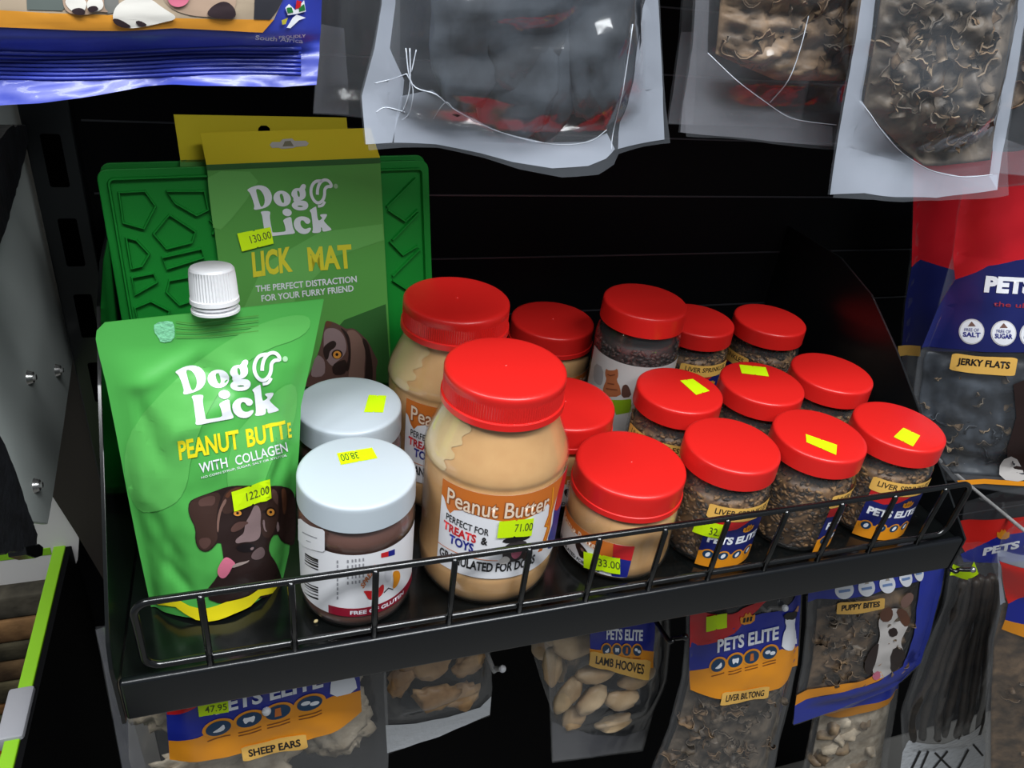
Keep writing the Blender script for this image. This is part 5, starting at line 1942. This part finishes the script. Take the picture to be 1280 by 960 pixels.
tan_label(a9, ((304, 950), (385, 933), (382, 915), (301, 932)), 'SHEEP EARS', 0, 0.03)
a9.put('flavour_sticker', bg9)
price(s9, 'price_sticker', bg9, ((249, 893), (286, 887), (285, 872), (247, 878)), '47.95', None, 0.0024)
hook((560, 846) if False else (333, 889), 0.030, STEEL, WHITECAP, 'short steel hook with white tip in front of the sheep ears bag')

# golden ears pack with silver foot
pl10 = Plane((0.17, 0.120, -0.1), 2, 0)
bg10, s10 = clear_bag('clear pack of golden ears with crinkled silver bottom edge, between sheep ears and hooves', pl10,
                      [(484, 942), (482, 905), (480, 870), (480, 830), (480, 780)], [(612, 894), (615, 860), (614, 830), (611, 800), (606, 760)],
                      None, pillow(0.020, .04, .26, .12, 35.0), None, BAGFILM2, group=LOWG, res=(22, 24))
rng = random.Random(71)
for i, (u, v, sx, sz, ry) in enumerate(((505, 860, .014, .022, 20), (545, 845, .024, .018, -30), (590, 845, .016, .026, 10), (545, 882, .026, .016, 15), (580, 878, .02, .015, -20), (520, 830, .018, .02, 40), (565, 820, .02, .02, 0))):
    b = bmesh.new()
    x, t = s10.inv(*s10.px(u, v))
    Rm = Matrix.Rotation(math.radians(ry), 3, 'Y') @ Matrix.Rotation(math.radians(rng.uniform(-25, 25)), 3, 'X')
    blob(b, s10.at(x, t, -.006, .5), (sx, .006, sz), rng, Rm, 0.25, .4, 3, 0, 2.0)
    put('dried_ear', b, PIGEAR, bg10)
strips(bg10, s10, [[(484, 941), (482, 906), (520, 904), (560, 896), (600, 884), (614, 870), (612, 893), (550, 920)]], FOIL, 'foil_strip')
hook((628, 836), 0.075, mat('grey_hook', (190, 188, 186), .3), WHITECAP, 'pale grey hook with white tip right of the golden ears pack')

# lamb hooves
pl11 = Plane((0.36, 0.130, -0.2), 8, 0)
bg11, s11 = clear_bag('clear bag of pale lamb hooves with a tan name sticker, under the shelf centre', pl11,
                      [(690, 953), (688, 900), (686, 850), (680, 800), (678, 740)], [(803, 938), (816, 890), (834, 850), (838, 800), (838, 730)],
                      None, pillow(0.028, .05, .20, .10, 40.0), None, BAGFILM2, group=LOWG, res=(24, 28))
strips(bg11, s11, [[(691, 951), (690, 902), (740, 918), (780, 920), (806, 912), (802, 936), (740, 946)]], MILKY2)
rng = random.Random(81)
for i, (u, v, sx, sz, ry) in enumerate(((715, 880, .014, .03, 15), (753, 858, .026, .011, 4), (806, 862, .024, .018, -20), (748, 892, .016, .024, 35), (785, 890, .026, .016, 14), (722, 905, .014, .018, 40), (770, 910, .026, .010, -6), (700, 850, .012, .028, 0), (735, 830, .03, .018, 10))):
    b = bmesh.new()
    x, t = s11.inv(*s11.px(u, v))
    Rm = Matrix.Rotation(math.radians(ry), 3, 'Y') @ Matrix.Rotation(math.radians(rng.uniform(-20, 20)), 3, 'X')
    blob(b, s11.at(x, t, -.006 - (.012 if i > 6 else 0), .6), (sx, .010, sz), rng, Rm, 0.2, .22, 3, 0, 1.4)
    put('lamb_hoof', b, HOOF, bg11)
a11 = Art(s11, 0.0008, 0.006)
pets_header(a11, ((736, 827), (816, 834), (820, 752), (738, 748)), 0, False)
a11.put('header_card', bg11)
a11 = Art(s11, 0.0018, 0.006)
tan_label(a11, ((735, 831), (810, 850), (813, 824), (737, 812)), 'LAMB HOOVES', 0, 0.02)
a11.put('flavour_sticker', bg11)
hook((856, 796), 0.060, BLACKWIRE, BLACKWIRE, 'black hook at the right side of the lamb hooves bag', 0.012, .014)
# the bag behind
pl11b = Plane((0.30, 0.20, -0.2), 0, 0)
bg11b, s11b = clear_bag('shaded clear bag of hooves mostly hidden behind the lamb hooves bag', pl11b,
                        [(690, 890), (676, 850), (664, 810), (656, 740)], [(800, 880), (800, 850), (800, 810), (800, 740)], None, pillow(0.014, .05, .1, .1, 44.0), None, BAGFILM2, group=LOWG, res=(14, 14))
for i, (u, v) in enumerate(((684, 815), (700, 840), (690, 800))):
    b = bmesh.new()
    x, t = s11b.inv(*s11b.px(u, v))
    blob(b, s11b.at(x, t, -.004, .3), (.016, .009, .022), rng, None, .2, .25, 3, 0, 1.4)
    put('lamb_hoof', b, HOOF, bg11b)

# liver biltong
pl12 = Plane((0.46, 0.070, -0.15), 1, 0)
bg12, s12 = clear_bag('liver biltong bag with red, blue and orange header and a dog wearing sunglasses', pl12,
                      [(780, 1080), (800, 1010), (815, 960), (836, 910), (852, 850), (858, 790), (858, 740)], [(960, 1040), (966, 970), (975, 920), (988, 870), (998, 820), (1001, 770), (1003, 715)],
                      None, pillow(0.022, .05, .08, .10, 50.0), None, BAGFILM2, group=LOWG)
rng = random.Random(91)
b = bmesh.new()
filler(b, s12, .07, .93, .04, .66, .8, .006, 9.0, 0, None, 56)
for k in range(130):
    u, v = rng.uniform(815, 990), rng.uniform(850, 985)
    if u < 852 - (v - 850) * .45 or u > 992 - (v - 850) * .28:
        continue
    x, t = s12.inv(*s12.px(u, v))
    if not (.10 < x < .90 and .05 < t < .62):
        continue
    curl(b, s12.at(x, t, -.004 - .004 * rng.random(), .75), rng.uniform(.018, .032), rng.uniform(.012, .02), rng, Matrix((pl12.U, -pl12.N, pl12.V)).transposed() @ Matrix.Rotation(rng.uniform(-1.5, 1.5), 3, 'Y') @ Matrix.Rotation(rng.uniform(-.4, .4), 3, 'X') @ Matrix.Rotation(rng.uniform(0, 3), 3, 'Z'), rng.choice((0, 0, 1)))
x_ = put('biltong_pieces', b, [DRY2, DRY1, DRY3], bg12)
x_['kind'] = 'stuff'
a12 = Art(s12, 0.0008, 0.006)
pets_header(a12, ((861, 859), (996, 831), (1001, 735), (862, 762)), 0)
a12.put('header_card', bg12)
a12 = Art(s12, 0.0018, 0.006)
tan_label(a12, ((899, 881), (959, 871), (961, 856), (902, 864)), 'LIVER BILTONG', 0, 0.02)
a12.put('flavour_sticker', bg12)
price(s12, 'price_sticker', bg12, ((880, 786), (907, 782), (907, 764), (880, 767)), None, None, 0.0028)
hook((981, 760), 0.045, mat('grey_hook_dark', (120, 116, 112), .35), WHITECAP, 'grey hook with white tip in front of the liver biltong header', 0.018, .010)

# puppy bites
pl13 = Plane((0.58, 0.075, -0.1), 6, 0)
bg13, s13 = clear_bag('blue puppy bites pouch with a clear window, hanging at the right below the shelf', pl13,
                      [(991, 906), (995, 870), (1003, 830), (1008, 780), (1010, 700)], [(1119, 858), (1150, 830), (1160, 800), (1176, 740), (1190, 660)],
                      [(991, 906), (1030, 893), (1060, 885), (1080, 874), (1119, 858)], pillow(0.018, .06, .12, .10, 55.0), None, BAGFILM2, name='treat_pouch', cat='pouch')
a13 = Art(s13, 0.0007, 0.006)
a13.px()
BB = mat('puppy_blue', (34, 52, 160), .32)
a13.poly([(1010, 702), (1188, 664), (1175, 740), (1160, 798), (1150, 828), (1119, 857), (1130, 830), (1142, 790), (1150, 725), (1100, 738), (1009, 752)], BB, 1)
a13.poly([(991, 905), (993, 880), (1060, 862), (1100, 850), (1128, 832), (1142, 800), (1152, 812), (1148, 830), (1119, 857), (1080, 873), (1030, 892)], BB, 1)
a13.poly([(993, 881), (995, 868), (1030, 858), (1070, 852), (1100, 838), (1104, 846), (1075, 858), (1030, 868)], ORANGE, 2)
for k, (x, y, rx) in enumerate(((1054, 736, 12), (1082, 733, 10.5), (1108, 729, 10), (1131, 721, 8), (1147, 714, 6))):
    a13.poly(ell(x, y, rx, 11.5, rot=-10), WPRINT, 3)
    a13.line([(x - rx * .6, y + 2), (x + rx * .6, y)], 3.2, mat('badge_blue', (120, 150, 200), .4), 4)
    a13.poly([(x - 3, y - 4), (x, y - 9), (x + 3, y - 5)], mat('badge_tan', (180, 170, 160), .4), 4)
# spotted dog printed by the window
PAL = mat('dog_pale', (206, 200, 196), 0.4)
a13.poly([(1092, 848), (1088, 826), (1096, 806), (1100, 792), (1096, 776), (1104, 764), (1118, 758), (1130, 764), (1136, 778), (1130, 790), (1124, 802), (1130, 816), (1122, 832), (1106, 846)], PAL, 2, smooth=2)
a13.poly([(1100, 776), (1098, 764), (1110, 756), (1116, 764), (1112, 776)], D6, 3, smooth=1)
a13.poly([(1118, 760), (1130, 760), (1138, 774), (1132, 784), (1124, 776)], D6, 3, smooth=1)
a13.poly([(1124, 748), (1136, 738), (1142, 744), (1136, 756), (1126, 760)], D3, 3, smooth=1)
a13.poly([(1108, 786), (1118, 782), (1122, 792), (1112, 796)], D2, 4, smooth=1)
a13.poly([(1084, 846), (1078, 830), (1086, 812), (1098, 800), (1096, 816), (1092, 832)], D2, 3, smooth=1)
a13.poly([(1112, 812), (1124, 806), (1132, 818), (1122, 834), (1112, 842)], D2, 3, smooth=1)
a13.poly([(1088, 842), (1098, 836), (1100, 846), (1092, 850)], PINK, 4, smooth=1)
a13.put('pouch_print', bg13)
a13 = Art(s13, 0.0016, 0.006)
tan_label(a13, ((1044, 767), (1104, 760), (1105, 746), (1045, 752)), 'PUPPY BITES', 0, 0.03)
a13.put('flavour_sticker', bg13)
b = bmesh.new()
filler(b, s13, .07, .80, .24, .80, .8, .005, 11.0, 0)
for k in range(100):
    u, v = rng.uniform(1010, 1140), rng.uniform(750, 862)
    x, t = s13.inv(*s13.px(u, v))
    if not (.10 < x < .76 and .28 < t < .80):
        continue
    curl(b, s13.at(x, t, -.004 - .004 * rng.random(), .75), rng.uniform(.018, .032), rng.uniform(.012, .02), rng, Matrix((pl13.U, -pl13.N, pl13.V)).transposed() @ Matrix.Rotation(rng.uniform(-1.5, 1.5), 3, 'Y') @ Matrix.Rotation(rng.uniform(-.4, .4), 3, 'X') @ Matrix.Rotation(rng.uniform(0, 3), 3, 'Z'), rng.choice((0, 0, 1)))
x_ = put('puppy_treat_bits', b, [DRY1, DRY2], bg13)
x_['kind'] = 'stuff'

# brown bag behind puppy bites
pl14 = Plane((0.66, 0.14, -0.2), 0, 0)
bg14, s14 = clear_bag('blurry pale brown treat bag with orange header below the puppy bites pouch', pl14,
                      [(985, 1060), (994, 1000), (1006, 950), (1018, 890), (1024, 820)], [(1100, 1040), (1106, 990), (1112, 930), (1122, 870), (1128, 800)], None, pillow(0.016, .05, .1, .1, 60.0), None, BAGFILM2, group=LOWG, res=(16, 18))
b = bmesh.new()
filler(b, s14, .08, .92, .04, .76, .8, .005, 13.0, 0)
for k in range(24):
    x, t = rng.uniform(.14, .86), rng.uniform(.1, .72)
    blob(b, s14.at(x, t, -.004, .5), (.020, .008, .016), rng, None, .1, .4, 2, rng.choice((0, 0, 1)))
x_ = put('pale_chews', b, [EAR, DRY3], bg14)
x_['kind'] = 'stuff'
a14 = Art(s14, 0.0008, 0.008)
a14.px()
a14.poly([(1022, 892), (1116, 870), (1122, 860), (1022, 880)], mat('dull_orange', (196, 128, 40), .4), 1)
a14.poly([(1022, 880), (1122, 860), (1126, 800), (1022, 812)], BB, 1)
a14.put('header_card', bg14)

# long dark sticks with silver foot
pl15 = Plane((0.80, 0.12, -0.2), -8, 0)
bg15, s15 = clear_bag('clear bag of long dark sticks with silver striped foot, lower right', pl15,
                      [(1120, 1010), (1128, 940), (1126, 890), (1150, 820), (1178, 760), (1188, 690)], [(1226, 1000), (1232, 930), (1240, 870), (1250, 800), (1256, 740), (1258, 690)], None, pillow(0.018, .05, .2, .1, 65.0), None, BAGFILM2, group=LOWG, res=(20, 26))
BIL = mat('black_sticks', (34, 30, 26), .5, noise_amt=.6, nscale=40, c2=(66, 56, 46), bump=.4)
for i in range(7):
    b = bmesh.new()
    f0, f1 = .12 + i * .125, .20 + i * .10
    P = [s15.at(f0 + .02 * rng.uniform(-1, 1), .26, -.004 * (i % 2), .5)] + [s15.at(f0 + (f1 - f0) * k / 5 + rng.uniform(-.03, .03), .26 + .13 * k, -.004 * (i % 2), .5) for k in range(1, 6)]
    tube(b, cr(P, 4), [0.004 + 0.002 * abs(math.sin(k * .9 + i)) for k in range(21)], 8)
    put('dried_stick', b, BIL, bg15)
strips(bg15, s15, [[(1119, 1008), (1128, 940), (1136, 925), (1180, 930), (1226, 905), (1232, 930), (1226, 998)]], FOIL, 'foil_strip')
a15 = Art(s15, 0.0014, 0.006)
a15.px()
for p in ([(1138, 962), (1150, 938)], [(1148, 966), (1160, 938)], [(1168, 940), (1190, 962)], [(1166, 960), (1184, 938)], [(1196, 962), (1210, 936)], [(1216, 930), (1228, 944)]):
    a15.line(p, 2.6, BLACKPRINT, 0)
a15.put('foot_print', bg15)
price(s15, 'price_sticker', bg15, ((1186, 718), (1222, 716), (1216, 700), (1190, 704)), None, None, 0.002)
hook((1216, 712), 0.075, BLACKWIRE, STEEL, 'black hook with shiny end near the right end of the shelf', 0.02, .008)

# front bag cut off at the right edge
pl16 = Plane((0.80, 0.05, -0.2), -10, 0)
bg16, s16 = clear_bag('bag of dark brown meat with red and blue header cut off by the right edge', pl16,
                      [(1236, 1040), (1232, 960), (1232, 880), (1236, 800), (1252, 740), (1240, 705), (1246, 686)], [(1400, 1040), (1400, 960), (1400, 880), (1400, 800), (1400, 740), (1400, 690), (1400, 640)], None, pillow(0.024, .03, .05, .1, 70.0), None, BAGFILM2, group=LOWG)
b = bmesh.new()
filler(b, s16, .04, .96, .03, .72, .8, .006, 15.0, 0)
for k in range(40):
    x, t = rng.uniform(.10, .8), rng.uniform(.10, .64)
    curl(b, s16.at(x, t, -.004 - .004 * rng.random(), .75), rng.uniform(.018, .032), rng.uniform(.012, .02), rng, Matrix((pl16.U, -pl16.N, pl16.V)).transposed() @ Matrix.Rotation(rng.uniform(-1.5, 1.5), 3, 'Y') @ Matrix.Rotation(rng.uniform(-.4, .4), 3, 'X') @ Matrix.Rotation(rng.uniform(0, 3), 3, 'Z'), rng.choice((0, 0, 1)))
x_ = put('dried_meat_pieces', b, [DRY1, DRY2], bg16)
x_['kind'] = 'stuff'
a16 = Art(s16, 0.0008, 0.006)
a16.px()
a16.poly([(1248, 700), (1398, 672), (1398, 712), (1290, 742), (1258, 752)], mat('header_red_bright', (226, 40, 34), .3), 1)
a16.poly([(1258, 752), (1290, 742), (1398, 712), (1398, 740), (1254, 772)], mat('header_blue', (28, 42, 150), .35), 1)
a16.poly([(1254, 772), (1398, 740), (1398, 775), (1250, 784)], ORANGE, 1)
a16.put('header_card', bg16)
strips(bg16, s16, [[(1246, 688), (1398, 645), (1398, 672), (1248, 700), (1256, 752), (1250, 756)]], MILKY)

# lying red and blue header behind hooks
pl17 = Plane((0.84, 0.16, -0.05), -6, 0)
bg17, s17 = clear_bag('red and blue headed bag behind the hooks, right of the shelf end', pl17,
                      [(1196, 800), (1196, 735), (1198, 700), (1200, 670), (1206, 628)], [(1400, 790), (1400, 720), (1400, 680), (1400, 650), (1400, 600)], None, pillow(0.010, .04, .1, .1, 75.0), None, BAGFILM2, group=LOWG, res=(18, 16))
a17 = Art(s17, 0.0008, 0.006)
a17.px()
a17.poly([(1200, 650), (1398, 622), (1398, 640), (1250, 668), (1206, 690), (1200, 680)], mat('header_red_bright', (226, 40, 34), .3), 1)
a17.poly([(1200, 692), (1206, 689), (1250, 668), (1398, 640), (1398, 680), (1204, 702)], mat('header_blue', (28, 42, 150), .35), 1)
a17.text('PETS ELITE', (1227, 694), (1330, 672), (1229, 684), WPRINT, 3, .05)
a17.px()
crown(a17, lambda x, y: (1253 + x * 14, 673 - y * 14), ORANGE, 3)
a17.put('header_card', bg17)
hook((1334, 694), 0.06, mat('grey_hook', (190, 188, 186), .3), WHITECAP, 'pale hook crossing the right edge beside the shelf end', 0.008, .006)

for o in list(bpy.data.objects):
    for k in ('_w', '_traced'):
        if k in o:
            del o[k]
